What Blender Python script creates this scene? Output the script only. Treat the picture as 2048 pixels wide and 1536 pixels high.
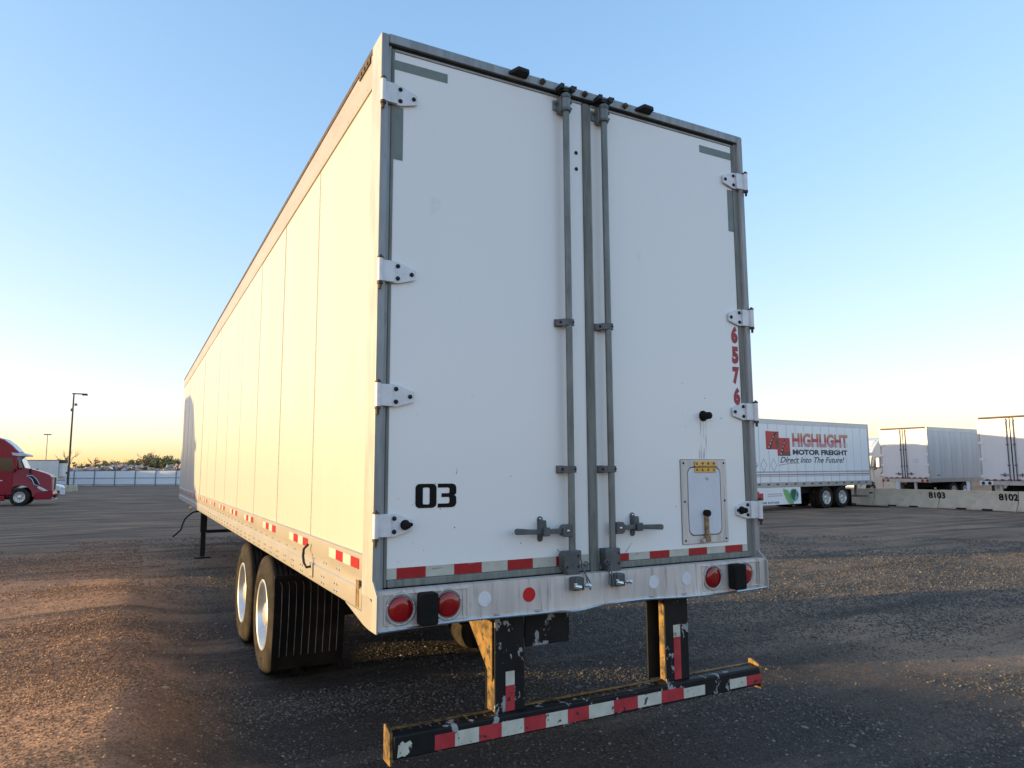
import bpy, bmesh, math, random
import numpy as np
from mathutils import Vector, Matrix, Quaternion
from math import radians as RAD, sin, cos, pi

random.seed(7)
rng = np.random.default_rng(11)
sc = bpy.context.scene
for o in list(bpy.data.objects):
    bpy.data.objects.remove(o)
COL = sc.collection

# ------------------------------------------------------------------ camera
cam_d = bpy.data.cameras.new('camera')
cam = bpy.data.objects.new('camera', cam_d)
COL.objects.link(cam)
sc.camera = cam
cam_d.sensor_width = 36.0
cam_d.lens = 24.757
cam_d.clip_start = 0.05
cam_d.clip_end = 9000
yaw, pitch, roll = RAD(28.1717), RAD(6.8383), RAD(-0.2721)
fwd = Vector((sin(yaw) * cos(pitch), cos(yaw) * cos(pitch), sin(pitch)))
rgt = Vector((cos(yaw), -sin(yaw), 0))
upv = rgt.cross(fwd)
r2 = rgt * cos(roll) + upv * sin(roll)
u2 = -rgt * sin(roll) + upv * cos(roll)
M = Matrix((r2, u2, -fwd)).transposed().to_4x4()
M.translation = Vector((-1.0458, -3.3707, 1.7862))
cam.matrix_world = M

# ------------------------------------------------------------------ sky, sun, exposure
SUN_EL, SUN_AZ = RAD(3.3), RAD(-71.2)      # azimuth clockwise from +Y
world = bpy.data.worlds.new('World')
sc.world = world
world.use_nodes = True
wn = world.node_tree
wn.nodes.clear()
sky = wn.nodes.new('ShaderNodeTexSky')
sky.sky_type = 'NISHITA'
sky.sun_disc = False
sky.sun_elevation = SUN_EL
sky.sun_rotation = SUN_AZ
sky.altitude = 100
sky.air_density = 1.0
sky.dust_density = 0.7
sky.ozone_density = 3.0
bg = wn.nodes.new('ShaderNodeBackground')
bg.inputs['Strength'].default_value = 0.1
wo = wn.nodes.new('ShaderNodeOutputWorld')
# one soft-shouldered tone curve per channel over the whole sky (the photograph compresses its range): a*x / (1 + b*x)
EXPO = 0.6
sep = wn.nodes.new('ShaderNodeSeparateColor'); cmb = wn.nodes.new('ShaderNodeCombineColor')
wn.links.new(sky.outputs[0], sep.inputs[0])
SKY_GAIN = 1.38
def wmath(op, x, k):
    n = wn.nodes.new('ShaderNodeMath'); n.operation = op; wn.links.new(x, n.inputs[0])
    if isinstance(k, (int, float)): n.inputs[1].default_value = k
    else: wn.links.new(k, n.inputs[1])
    return n.outputs[0]
for i, (ca, cb) in enumerate(((13.7, 7.0), (11.9, 8.0), (12.2, 7.8))):
    x = wmath('MULTIPLY', sep.outputs[i], .1)
    y = wmath('DIVIDE', wmath('MULTIPLY', x, ca * 10 * SKY_GAIN / 2 ** EXPO), wmath('ADD', wmath('MULTIPLY', x, cb), 1.0))
    wn.links.new(y, cmb.inputs[i])
wn.links.new(cmb.outputs[0], bg.inputs[0])
wn.links.new(bg.outputs[0], wo.inputs[0])

sun_d = bpy.data.lights.new('sun', 'SUN')
sun = bpy.data.objects.new('sun', sun_d)
COL.objects.link(sun)
sun_d.energy = 5.0
sun_d.angle = RAD(0.6)
sun_d.color = (1.0, 0.72, 0.31)
to_sun = Vector((sin(SUN_AZ) * cos(SUN_EL), cos(SUN_AZ) * cos(SUN_EL), sin(SUN_EL)))
sun.rotation_mode = 'QUATERNION'
sun.rotation_quaternion = (-to_sun).to_track_quat('-Z', 'Y')
sun.location = to_sun * 50

sc.view_settings.view_transform = 'Standard'
sc.view_settings.look = 'None'
sc.view_settings.gamma = 1.0
sc.view_settings.use_curve_mapping = False
sc.view_settings.exposure = EXPO
sc.cycles.use_denoising = True
sc.cycles.max_bounces = 8
sc.cycles.sample_clamp_indirect = 6

# ------------------------------------------------------------------ mesh helper
class MB:
    def __init__(s):
        s.v = []; s.f = []
    def add(s, vs, fs):
        b = len(s.v)
        s.v += [tuple(v) for v in vs]
        s.f += [tuple(i + b for i in f) for f in fs]
        return s
    def box(s, x0, x1, y0, y1, z0, z1):
        vs = [(x, y, z) for z in (z0, z1) for y in (y0, y1) for x in (x0, x1)]
        return s.add(vs, [(0, 2, 3, 1), (4, 5, 7, 6), (0, 1, 5, 4), (2, 6, 7, 3), (0, 4, 6, 2), (1, 3, 7, 5)])
    def prism(s, pts, axis, a, b):
        n = len(pts)
        def P(p, t):
            return (t, p[0], p[1]) if axis == 'x' else (p[0], t, p[1]) if axis == 'y' else (p[0], p[1], t)
        vs = [P(p, a) for p in pts] + [P(p, b) for p in pts]
        return s.add(vs, [tuple(range(n)), tuple(range(2 * n - 1, n - 1, -1))] + [(i, (i + 1) % n, n + (i + 1) % n, n + i) for i in range(n)])
    def cyl(s, p, q, r, n=16, r2=None, cap=True):
        p = Vector(p); q = Vector(q); d = (q - p).normalized()
        a = d.orthogonal().normalized(); b = d.cross(a)
        r2 = r if r2 is None else r2
        vs = [p + (a * cos(2 * pi * i / n) + b * sin(2 * pi * i / n)) * r for i in range(n)]
        vs += [q + (a * cos(2 * pi * i / n) + b * sin(2 * pi * i / n)) * r2 for i in range(n)]
        fs = [(i, (i + 1) % n, n + (i + 1) % n, n + i) for i in range(n)]
        if cap: fs += [tuple(range(n)), tuple(range(n, 2 * n))]
        return s.add(vs, fs)
    def lathe(s, prof, o, ax, n=32, close=False):
        o = Vector(o); d = Vector(ax).normalized(); a = d.orthogonal().normalized(); b = d.cross(a)
        vs = []; m = len(prof)
        for t, r in prof:
            for i in range(n):
                vs.append(o + d * t + (a * cos(2 * pi * i / n) + b * sin(2 * pi * i / n)) * r)
        fs = []
        for j in range(m if close else m - 1):
            k = (j + 1) % m
            fs += [(j * n + i, j * n + (i + 1) % n, k * n + (i + 1) % n, k * n + i) for i in range(n)]
        return s.add(vs, fs)
    def tube(s, path, r, n=8):
        P = [Vector(p) for p in path]
        vs = []; m = len(P); a = None
        for j, p in enumerate(P):
            d = (P[min(j + 1, m - 1)] - P[max(j - 1, 0)]).normalized()
            if a is None: a = d.orthogonal().normalized()
            a = (a - d * a.dot(d)).normalized(); b = d.cross(a)
            vs += [p + (a * cos(2 * pi * i / n) + b * sin(2 * pi * i / n)) * r for i in range(n)]
        fs = [(j * n + i, j * n + (i + 1) % n, (j + 1) * n + (i + 1) % n, (j + 1) * n + i) for j in range(m - 1) for i in range(n)]
        return s.add(vs, fs + [tuple(range(n)), tuple(range((m - 1) * n, m * n))])
    def dome(s, o, ax, r, h, n=12, k=3):
        pr = [(h * sin(pi / 2 * j / k), max(r * cos(pi / 2 * j / k), 1e-4)) for j in range(k + 1)]
        return s.lathe(pr, o, ax, n)
    def quad(s, a, b, c, d):
        return s.add([a, b, c, d], [(0, 1, 2, 3)])
    def build(s, name, mat, parent=None, bevel=0, smooth=True, ang=35, loc=None):
        me = bpy.data.meshes.new(name)
        me.from_pydata(s.v, [], s.f)
        bm = bmesh.new(); bm.from_mesh(me)
        bmesh.ops.recalc_face_normals(bm, faces=bm.faces)
        bm.to_mesh(me); bm.free()
        me.materials.append(mat)
        if smooth:
            me.shade_smooth(); me.set_sharp_from_angle(angle=RAD(ang))
        o = bpy.data.objects.new(name, me); COL.objects.link(o)
        if parent: o.parent = parent
        if loc: o.location = loc
        if bevel:
            md = o.modifiers.new('bevel', 'BEVEL'); md.width = bevel; md.segments = 2
            md.limit_method = 'ANGLE'; md.angle_limit = RAD(40); md.harden_normals = True
        return o

def tag(o, label=None, cat=None, group=None, kind=None):
    if label: o['label'] = label
    if cat: o['category'] = cat
    if group: o['group'] = group
    if kind: o['kind'] = kind
    return o
def thing(name, label, cat, loc=(0, 0, 0), rz=0, group=None):
    o = bpy.data.objects.new(name, None); COL.objects.link(o)
    o.location = loc; o.rotation_euler = (0, 0, rz); o.empty_display_size = .2
    return tag(o, label, cat, group)
def dup(o, loc, rz=0, parent=None):
    c = o.copy(); COL.objects.link(c); c.parent = parent
    if loc is not None:
        c.location = loc; c.rotation_euler = (0, 0, rz)
    for ch in list(o.children): dup(ch, None, 0, c)
    return c
def box_part(name, mat, parent, x0, x1, y0, y1, z0, z1, bevel=0):
    return MB().box(x0, x1, y0, y1, z0, z1).build(name, mat, parent, bevel)
def rrect(x0, x1, z0, z1, r, k=4):
    pts = []
    for cx, cz, a0 in ((x1 - r, z1 - r, 0), (x0 + r, z1 - r, 90), (x0 + r, z0 + r, 180), (x1 - r, z0 + r, 270)):
        for i in range(k + 1):
            a = RAD(a0 + 90 * i / k); pts.append((cx + r * cos(a), cz + r * sin(a)))
    return pts
def curve_to_mesh(cu, name, mat, parent, origin, xd, yd):
    ob = bpy.data.objects.new('tmp', cu); COL.objects.link(ob)
    dg = bpy.context.evaluated_depsgraph_get()
    me = bpy.data.meshes.new_from_object(ob.evaluated_get(dg))
    bpy.data.objects.remove(ob); bpy.data.curves.remove(cu)
    xd = Vector(xd).normalized(); yd = Vector(yd).normalized(); zd = xd.cross(yd)
    m = Matrix((xd, yd, zd)).transposed().to_4x4(); m.translation = Vector(origin)
    me.transform(m); me.name = name
    me.materials.clear(); me.materials.append(mat)
    o = bpy.data.objects.new(name, me); COL.objects.link(o)
    if parent: o.parent = parent
    return o
def text(s, h, w, name, mat, parent, origin, xd, yd, bold=.0, shear=0., th=.0012, sp=1.0):
    """lettering fitted into a box: h = cap height, w = total width, origin = lower left"""
    cu = bpy.data.curves.new('txt', 'FONT'); cu.body = s; cu.size = 1; cu.offset = bold; cu.shear = shear
    cu.space_character = sp; cu.extrude = 0; cu.fill_mode = 'BOTH' if hasattr(cu, 'fill_mode') else cu.fill_mode
    cu.resolution_u = 4
    ob = bpy.data.objects.new('tmp', cu); COL.objects.link(ob)
    dg = bpy.context.evaluated_depsgraph_get()
    me = bpy.data.meshes.new_from_object(ob.evaluated_get(dg))
    bpy.data.objects.remove(ob); bpy.data.curves.remove(cu)
    n = len(me.vertices); co = np.empty(n * 3); me.vertices.foreach_get('co', co); co = co.reshape(-1, 3)
    mn = co.min(0); mx = co.max(0)
    sx = w / (mx[0] - mn[0]); sy = h / (mx[1] - mn[1]) if h > 0 else sx
    xd = np.array(Vector(xd).normalized()); yd = np.array(Vector(yd).normalized()); zd = np.cross(xd, yd)
    out = np.array(origin) + np.outer((co[:, 0] - mn[0]) * sx, xd) + np.outer((co[:, 1] - mn[1]) * sy, yd) + zd * th
    me.vertices.foreach_set('co', out.ravel()); me.update()
    me.materials.clear(); me.materials.append(mat); me.name = name
    o = bpy.data.objects.new(name, me); COL.objects.link(o)
    if parent: o.parent = parent
    return o
def shape2d(loops, name, mat, parent, origin, xd, yd, ext=.0008):
    cu = bpy.data.curves.new('shp', 'CURVE'); cu.dimensions = '2D'; cu.fill_mode = 'BOTH'; cu.extrude = ext
    for lp in loops:
        sp = cu.splines.new('POLY'); sp.points.add(len(lp) - 1)
        for i, (x, y) in enumerate(lp): sp.points[i].co = (x, y, 0, 1)
        sp.use_cyclic_u = True
    return curve_to_mesh(cu, name, mat, parent, origin, xd, yd)

# ------------------------------------------------------------------ materials
def pm(name, c1, c2=None, rough=.5, metal=0., scale=4., lo=.4, hi=.65, bump=0., bscale=60., stretch=(1, 1, 1), c3=None, s3=20., lo3=.6, hi3=.64,
       coat=0., spec=.5, rvar=.08, detail=6):
    m = bpy.data.materials.new(name); m.use_nodes = True
    nt = m.node_tree; N = nt.nodes; L = nt.links
    b = N['Principled BSDF']
    b.inputs['Roughness'].default_value = rough; b.inputs['Metallic'].default_value = metal
    b.inputs['Specular IOR Level'].default_value = spec
    b.inputs['Coat Weight'].default_value = coat
    tc = N.new('ShaderNodeTexCoord'); mp = N.new('ShaderNodeMapping'); L.new(tc.outputs['Object'], mp.inputs[0])
    mp.inputs['Scale'].default_value = stretch
    c2 = c2 or tuple(x * .9 for x in c1)
    nz = N.new('ShaderNodeTexNoise'); nz.inputs['Scale'].default_value = scale; nz.inputs['Detail'].default_value = detail
    nz.inputs['Roughness'].default_value = .6
    L.new(mp.outputs[0], nz.inputs['Vector'])
    rp = N.new('ShaderNodeMapRange'); rp.inputs[1].default_value = lo; rp.inputs[2].default_value = hi
    L.new(nz.outputs[0], rp.inputs[0])
    mx = N.new('ShaderNodeMix'); mx.data_type = 'RGBA'
    mx.inputs[6].default_value = (*c1, 1); mx.inputs[7].default_value = (*c2, 1)
    L.new(rp.outputs[0], mx.inputs[0])
    out = mx.outputs[2]
    if c3:
        n3 = N.new('ShaderNodeTexNoise'); n3.inputs['Scale'].default_value = s3; n3.inputs['Detail'].default_value = 8
        n3.inputs['Roughness'].default_value = .65
        L.new(mp.outputs[0], n3.inputs['Vector'])
        r3 = N.new('ShaderNodeMapRange'); r3.inputs[1].default_value = lo3; r3.inputs[2].default_value = hi3
        L.new(n3.outputs[0], r3.inputs[0])
        m3 = N.new('ShaderNodeMix'); m3.data_type = 'RGBA'; L.new(r3.outputs[0], m3.inputs[0])
        L.new(out, m3.inputs[6]); m3.inputs[7].default_value = (*c3, 1); out = m3.outputs[2]
    L.new(out, b.inputs['Base Color'])
    rr = N.new('ShaderNodeMapRange'); rr.inputs[3].default_value = max(rough - rvar, .02); rr.inputs[4].default_value = min(rough + rvar, 1)
    L.new(nz.outputs[0], rr.inputs[0]); L.new(rr.outputs[0], b.inputs['Roughness'])
    if bump:
        nb = N.new('ShaderNodeTexNoise'); nb.inputs['Scale'].default_value = bscale; nb.inputs['Detail'].default_value = 4
        L.new(mp.outputs[0], nb.inputs['Vector'])
        bp = N.new('ShaderNodeBump'); bp.inputs['Strength'].default_value = min(1, bump * 1000 if bump < .001 else 1)
        bp.inputs['Distance'].default_value = bump
        L.new(nb.outputs[0], bp.inputs['Height']); L.new(bp.outputs[0], b.inputs['Normal'])
    return m

MT = {}
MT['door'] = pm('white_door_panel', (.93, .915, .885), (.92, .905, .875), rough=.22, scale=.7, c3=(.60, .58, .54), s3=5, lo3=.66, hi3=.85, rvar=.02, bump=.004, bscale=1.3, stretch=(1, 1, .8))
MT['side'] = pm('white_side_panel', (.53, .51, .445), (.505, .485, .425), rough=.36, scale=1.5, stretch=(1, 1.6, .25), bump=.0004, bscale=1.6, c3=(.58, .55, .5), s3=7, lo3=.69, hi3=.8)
MT['alu'] = pm('weathered_aluminium', (.50, .47, .44), (.38, .36, .34), rough=.48, metal=.35, scale=5, stretch=(3, 3, .6), c3=(.24, .22, .20), s3=12, lo3=.66, hi3=.8)
MT['rail'] = pm('painted_rail', (.40, .36, .315), (.34, .305, .27), rough=.45, metal=.1, scale=3, stretch=(1, .6, 2), c3=(.30, .25, .2), s3=14, lo3=.68, hi3=.78)
MT['bump'] = pm('bumper_aluminium', (.72, .65, .60), (.60, .54, .49), rough=.5, metal=.15, scale=4, stretch=(6, 1, .5), c3=(.30, .27, .25), s3=8, lo3=.56, hi3=.76)
MT['postgrey'] = pm('grey_post_metal', (.34, .355, .36), (.25, .265, .265), rough=.5, metal=.3, scale=6, stretch=(4, 4, .5), c3=(.10, .10, .095), s3=10, lo3=.64, hi3=.74)
MT['seal'] = pm('grey_rubber_seal', (.22, .225, .195), (.15, .155, .135), rough=.6, scale=8, stretch=(5, 5, .6))
MT['seal_lt'] = pm('light_seal_edge', (.42, .41, .38), (.30, .29, .27), rough=.5, scale=8)
MT['galv'] = pm('galvanised_steel', (.22, .24, .228), (.155, .168, .157), rough=.5, metal=.4, scale=12, stretch=(1, 1, .4), c3=(.20, .19, .15), s3=9, lo3=.6, hi3=.75)
MT['darkgrey'] = pm('dark_grey_steel', (.13, .14, .145), (.085, .092, .098), rough=.45, metal=.4, scale=15)
MT['black'] = pm('black_steel', (.010, .010, .010), (.018, .017, .016), rough=.55, scale=8, spec=.25)
MT['rubber'] = pm('black_rubber', (.008, .008, .008), (.014, .013, .012), rough=.8, scale=20, spec=.2)
MT['dark'] = pm('dark_underbody', (.012, .011, .011), (.02, .018, .016), rough=.8, scale=6)
MT['hinge'] = pm('white_hinge_metal', (.78, .78, .80), (.68, .68, .69), rough=.4, metal=.1, scale=20, c3=(.4, .34, .27), s3=25, lo3=.68, hi3=.76)
MT['pin'] = pm('rusty_pin', (.045, .03, .022), (.12, .07, .035), rough=.7, scale=40)
MT['bolt'] = pm('dark_bolt', (.018, .02, .022), (.035, .035, .036), rough=.45, metal=.5, scale=40)
MT['chrome'] = pm('bright_bolt', (.75, .74, .72), (.6, .6, .58), rough=.25, metal=.9, scale=30)
MT['grey_tape'] = pm('grey_reflective_tape', (.20, .235, .215), (.17, .20, .185), rough=.5, scale=14)
MT['tape_w'] = pm('aged_white_tape', (.55, .54, .46), (.47, .46, .38), rough=.45, scale=14, c3=(.28, .26, .22), s3=40, lo3=.66, hi3=.7)
MT['tape_r'] = pm('red_reflective_tape', (.42, .008, .012), (.33, .006, .010), rough=.4, scale=20, c3=(.25, .03, .03), s3=30, lo3=.66, hi3=.72)
MT['tape_r2'] = pm('faded_red_tape', (.55, .05, .06), (.42, .03, .04), rough=.45, scale=12, c3=(.03, .02, .02), s3=20, lo3=.61, hi3=.63)
MT['tape_w2'] = pm('dirty_white_tape', (.66, .66, .56), (.54, .53, .44), rough=.5, scale=12, c3=(.04, .035, .03), s3=18, lo3=.60, hi3=.625)
MT['redlens'] = pm('red_lamp_lens', (.36, .006, .008), (.26, .004, .006), rough=.14, scale=8, coat=.6, c3=(.2, .01, .01), s3=20)
MT['redpaint'] = pm('red_dot', (.62, .012, .015), (.55, .01, .012), rough=.4, scale=8)
MT['whitedot'] = pm('white_dot', (.80, .80, .82), (.72, .72, .75), rough=.4, scale=20, c3=(.35, .35, .36), s3=24, lo3=.64, hi3=.7)
MT['digit_r'] = pm('red_numerals', (.42, .03, .045), (.33, .02, .03), rough=.45, scale=20)
MT['digit_b'] = pm('black_numerals', (.006, .006, .006), (.008, .008, .008), rough=.5, scale=20, spec=.15)
MT['brass'] = pm('brass_plate', (.62, .42, .12), (.5, .33, .08), rough=.35, metal=.75, scale=25)
MT['brassrust'] = pm('rusty_gilt', (.40, .27, .13), (.16, .09, .045), rough=.5, metal=.35, scale=40, c3=(.55, .50, .44), s3=50, lo3=.6, hi3=.66)
MT['chip'] = pm('chipped_black_paint', (.013, .013, .014), (.02, .019, .019), rough=.5, scale=6, c3=(.36, .36, .36), s3=9, lo3=.585, hi3=.60, stretch=(1.5, 1.5, 1.), spec=.2)
MT['rustblk'] = pm('rusty_black_steel', (.06, .038, .022), (.30, .17, .05), rough=.55, metal=.2, scale=14, lo=.35, hi=.6, c3=(.02, .018, .016), s3=22, lo3=.55, hi3=.62)
MT['tyre'] = pm('dusty_tyre_rubber', (.020, .017, .015), (.06, .044, .032), rough=.85, scale=7, spec=.2, bump=.0015, bscale=90)
MT['rim'] = pm('polished_aluminium_rim', (.80, .79, .78), (.68, .67, .65), rough=.36, metal=.75, scale=8)
MT['roof'] = pm('roof_sheet', (.55, .55, .54), (.45, .45, .44), rough=.5, scale=2)
MT['greyglass'] = pm('dark_window_glass', (.02, .025, .028), (.03, .035, .038), rough=.06, scale=2, coat=.5)
MT['paleglass'] = pm('pale_windscreen_glass', (.16, .22, .21), (.12, .17, .16), rough=.08, scale=2, coat=.5)
MT['redcab'] = pm('dark_red_truck_paint', (.30, .006, .026), (.26, .005, .022), rough=.3, scale=2, coat=.15, spec=.35)
MT['whitecab'] = pm('white_truck_paint', (.72, .72, .72), (.66, .66, .65), rough=.3, scale=2, coat=.4)
MT['silver'] = pm('silver_trim', (.72, .74, .78), (.62, .64, .68), rough=.22, metal=.6, scale=4)
MT['visor'] = pm('pale_visor', (.62, .66, .74), (.56, .6, .68), rough=.3, scale=4)
MT['concrete'] = pm('barrier_concrete', (.60, .51, .38), (.49, .42, .31), rough=.85, scale=2.5, bump=.006, bscale=25, c3=(.22, .20, .18), s3=5, lo3=.62, hi3=.8)
MT['fencep'] = pm('grey_blue_fence_sheet', (.80, .83, .85), (.74, .77, .79), rough=.6, scale=3)
MT['fencem'] = pm('fence_post_metal', (.18, .21, .24), (.14, .17, .2), rough=.5, metal=.3, scale=5)
MT['bgwhite'] = pm('white_trailer_side', (.72, .71, .69), (.66, .65, .63), rough=.4, scale=1.2, stretch=(1, 1, .3), c3=(.5, .49, .47), s3=4, lo3=.62, hi3=.8)
MT['hlwhite'] = pm('clean_white_trailer_side', (.93, .93, .93), (.88, .88, .88), rough=.4, scale=1.2, stretch=(1, 1, .3), c3=(.7, .69, .67), s3=4, lo3=.62, hi3=.8)
MT['bggrey'] = pm('grey_trailer_side', (.62, .63, .65), (.52, .53, .55), rough=.4, metal=.1, scale=1.4, stretch=(1, 1, .3), bump=.002, bscale=2)
MT['logo_r'] = pm('logo_red', (.58, .035, .04), (.50, .03, .035), rough=.45, scale=3)
MT['logo_br'] = pm('logo_brown', (.17, .08, .045), (.12, .06, .035), rough=.45, scale=3)
MT['logo_or'] = pm('logo_faded_orange', (.50, .28, .15), (.45, .24, .12), rough=.45, scale=3)
MT['logo_k'] = pm('logo_black', (.02, .022, .025), (.03, .03, .033), rough=.45, scale=3)
MT['logo_w'] = pm('logo_white', (.75, .75, .73), None, rough=.45, scale=3)
MT['leaf_lt'] = pm('pale_green_print', (.20, .45, .14), (.30, .55, .22), rough=.45, scale=4)
MT['leaf_dk'] = pm('dark_green_print', (.015, .10, .055), (.02, .16, .08), rough=.45, scale=4)
MT['globe'] = pm('teal_print', (.25, .48, .42), (.10, .30, .24), rough=.45, scale=3)
MT['stripe_r'] = pm('muted_red_stripe', (.42, .20, .22), (.48, .30, .32), rough=.45, scale=1)
MT['stripe_g'] = pm('grey_stripe', (.33, .32, .36), (.42, .40, .43), rough=.45, scale=1)
MT['pole'] = pm('dark_pole', (.03, .032, .036), (.04, .042, .048), rough=.5, scale=4)
MT['palepole'] = pm('pale_pole', (.50, .46, .40), None, rough=.6, scale=4)
MT['scrap'] = pm('mixed_scrap', (.52, .38, .31), (.28, .19, .15), rough=.8, scale=.6, lo=.45, hi=.55, c3=(.55, .50, .47), s3=.9, lo3=.52, hi3=.56)
MT['bark'] = pm('bark', (.09, .065, .045), (.06, .045, .03), rough=.9, scale=6)
MT['leafA'] = pm('olive_foliage', (.34, .28, .11), (.42, .35, .16), rough=.7, scale=.8)
MT['leafB'] = pm('dark_green_foliage', (.24, .235, .09), (.30, .27, .11), rough=.7, scale=.8)
MT['leafC'] = pm('dry_yellow_foliage', (.30, .22, .11), (.36, .28, .15), rough=.7, scale=.8)

def ground_mat():
    m = bpy.data.materials.new('gravel_ground'); m.use_nodes = True
    nt = m.node_tree; N = nt.nodes; L = nt.links; b = N['Principled BSDF']
    b.inputs['Roughness'].default_value = .9; b.inputs['Specular IOR Level'].default_value = .25
    tc = N.new('ShaderNodeTexCoord')
    def noise(sc_, det, st=(1, 1, 1), rot=0, ro=.6):
        mp = N.new('ShaderNodeMapping'); mp.inputs['Scale'].default_value = st; mp.inputs['Rotation'].default_value = (0, 0, rot)
        L.new(tc.outputs['Object'], mp.inputs[0])
        n = N.new('ShaderNodeTexNoise'); n.inputs['Scale'].default_value = sc_; n.inputs['Detail'].default_value = det; n.inputs['Roughness'].default_value = ro
        L.new(mp.outputs[0], n.inputs['Vector']); return n.outputs[0]
    def ramp(v, lo, hi, a=0., bb=1.):
        r = N.new('ShaderNodeMapRange'); r.inputs[1].default_value = lo; r.inputs[2].default_value = hi; r.inputs[3].default_value = a; r.inputs[4].default_value = bb
        L.new(v, r.inputs[0]); return r.outputs[0]
    def mix(f, a, c):
        x = N.new('ShaderNodeMix'); x.data_type = 'RGBA'; L.new(f, x.inputs[0])
        for k, i in ((a, 6), (c, 7)):
            if isinstance(k, tuple): x.inputs[i].default_value = (*k, 1)
            else: L.new(k, x.inputs[i])
        return x.outputs[2]
    base = mix(ramp(noise(.35, 5), .38, .62), (.35, .215, .138), (.22, .140, .092))
    # brown dirt on the left with sunlight painted in, painted shade around the trailer tail
    sx = N.new('ShaderNodeSeparateXYZ'); L.new(tc.outputs['Object'], sx.inputs[0])
    def madd(v, m_, c_):
        q_ = N.new('ShaderNodeMath'); q_.operation = 'MULTIPLY_ADD'; L.new(v, q_.inputs[0]); q_.inputs[1].default_value = m_
        if isinstance(c_, float): q_.inputs[2].default_value = c_
        else: L.new(c_, q_.inputs[2])
        return q_.outputs[0]
    wob = madd(noise(.9, 5), 2.6, -1.3)
    xx = madd(sx.outputs[0], 1.0, wob)
    dirt = mix(ramp(noise(.6, 5), .38, .62), (.46, .255, .150), (.34, .195, .120))
    dm = N.new('ShaderNodeMath'); dm.operation = 'MULTIPLY'; L.new(ramp(xx, .2, -1.0), dm.inputs[0]); L.new(ramp(sx.outputs[1], 19.0, 10.0), dm.inputs[1])
    base = mix(dm.outputs[0], base, dirt)
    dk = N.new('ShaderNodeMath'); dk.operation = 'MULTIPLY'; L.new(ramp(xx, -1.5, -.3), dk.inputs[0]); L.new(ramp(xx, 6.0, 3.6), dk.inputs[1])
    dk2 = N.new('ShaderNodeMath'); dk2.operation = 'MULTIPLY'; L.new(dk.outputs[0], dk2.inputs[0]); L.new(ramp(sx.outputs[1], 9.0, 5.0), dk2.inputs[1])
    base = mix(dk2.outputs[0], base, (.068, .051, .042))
    tr = noise(.9, 6, (.25, 2.2, 1), RAD(70))
    base = mix(ramp(tr, .50, .64, 0, .8), base, (.070, .050, .038))
    tr2 = noise(.6, 6, (.2, 2.5, 1), RAD(5))
    base = mix(ramp(tr2, .52, .66, 0, .7), base, (.20, .138, .098))
    sp = noise(55, 3, ro=.7)
    md = N.new('ShaderNodeMix'); md.data_type = 'RGBA'; md.blend_type = 'MULTIPLY'; md.inputs[0].default_value = 1
    L.new(base, md.inputs[6]); md.inputs[7].default_value = (2.2, 2.15, 2.1, 1)
    base = mix(ramp(sp, .50, .70, 0, .8), base, md.outputs[2])
    md = N.new('ShaderNodeMix'); md.data_type = 'RGBA'; md.blend_type = 'MULTIPLY'; md.inputs[0].default_value = 1
    L.new(base, md.inputs[6]); md.inputs[7].default_value = (.4, .4, .4, 1)
    sp2 = noise(130, 2, ro=.7)
    base = mix(ramp(sp2, .5, .7, 0, .7), base, md.outputs[2])
    L.new(base, b.inputs['Base Color'])
    # grit: jitter the shading normal directly so that it keeps its strength at a grazing view
    def jit(sc_, det, k):
        n = N.new('ShaderNodeTexNoise'); n.inputs['Scale'].default_value = sc_; n.inputs['Detail'].default_value = det; n.inputs['Roughness'].default_value = .7
        L.new(tc.outputs['Object'], n.inputs['Vector'])
        v = N.new('ShaderNodeVectorMath'); v.operation = 'SUBTRACT'; L.new(n.outputs['Color'], v.inputs[0]); v.inputs[1].default_value = (.5, .5, .5)
        w = N.new('ShaderNodeVectorMath'); w.operation = 'MULTIPLY'; L.new(v.outputs[0], w.inputs[0]); w.inputs[1].default_value = (k, k, k * .15)
        return w.outputs[0]
    ge = N.new('ShaderNodeNewGeometry')
    def vadd(p, q):
        v = N.new('ShaderNodeVectorMath'); v.operation = 'ADD'; L.new(p, v.inputs[0]); L.new(q, v.inputs[1]); return v.outputs[0]
    nn = vadd(vadd(ge.outputs['Normal'], jit(70, 4, 8.0)), vadd(jit(14, 3, 2.6), jit(2.2, 4, .5)))
    nm = N.new('ShaderNodeVectorMath'); nm.operation = 'NORMALIZE'; L.new(nn, nm.inputs[0])
    L.new(nm.outputs[0], b.inputs['Normal'])
    return m
MT['ground'] = ground_mat()
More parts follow.
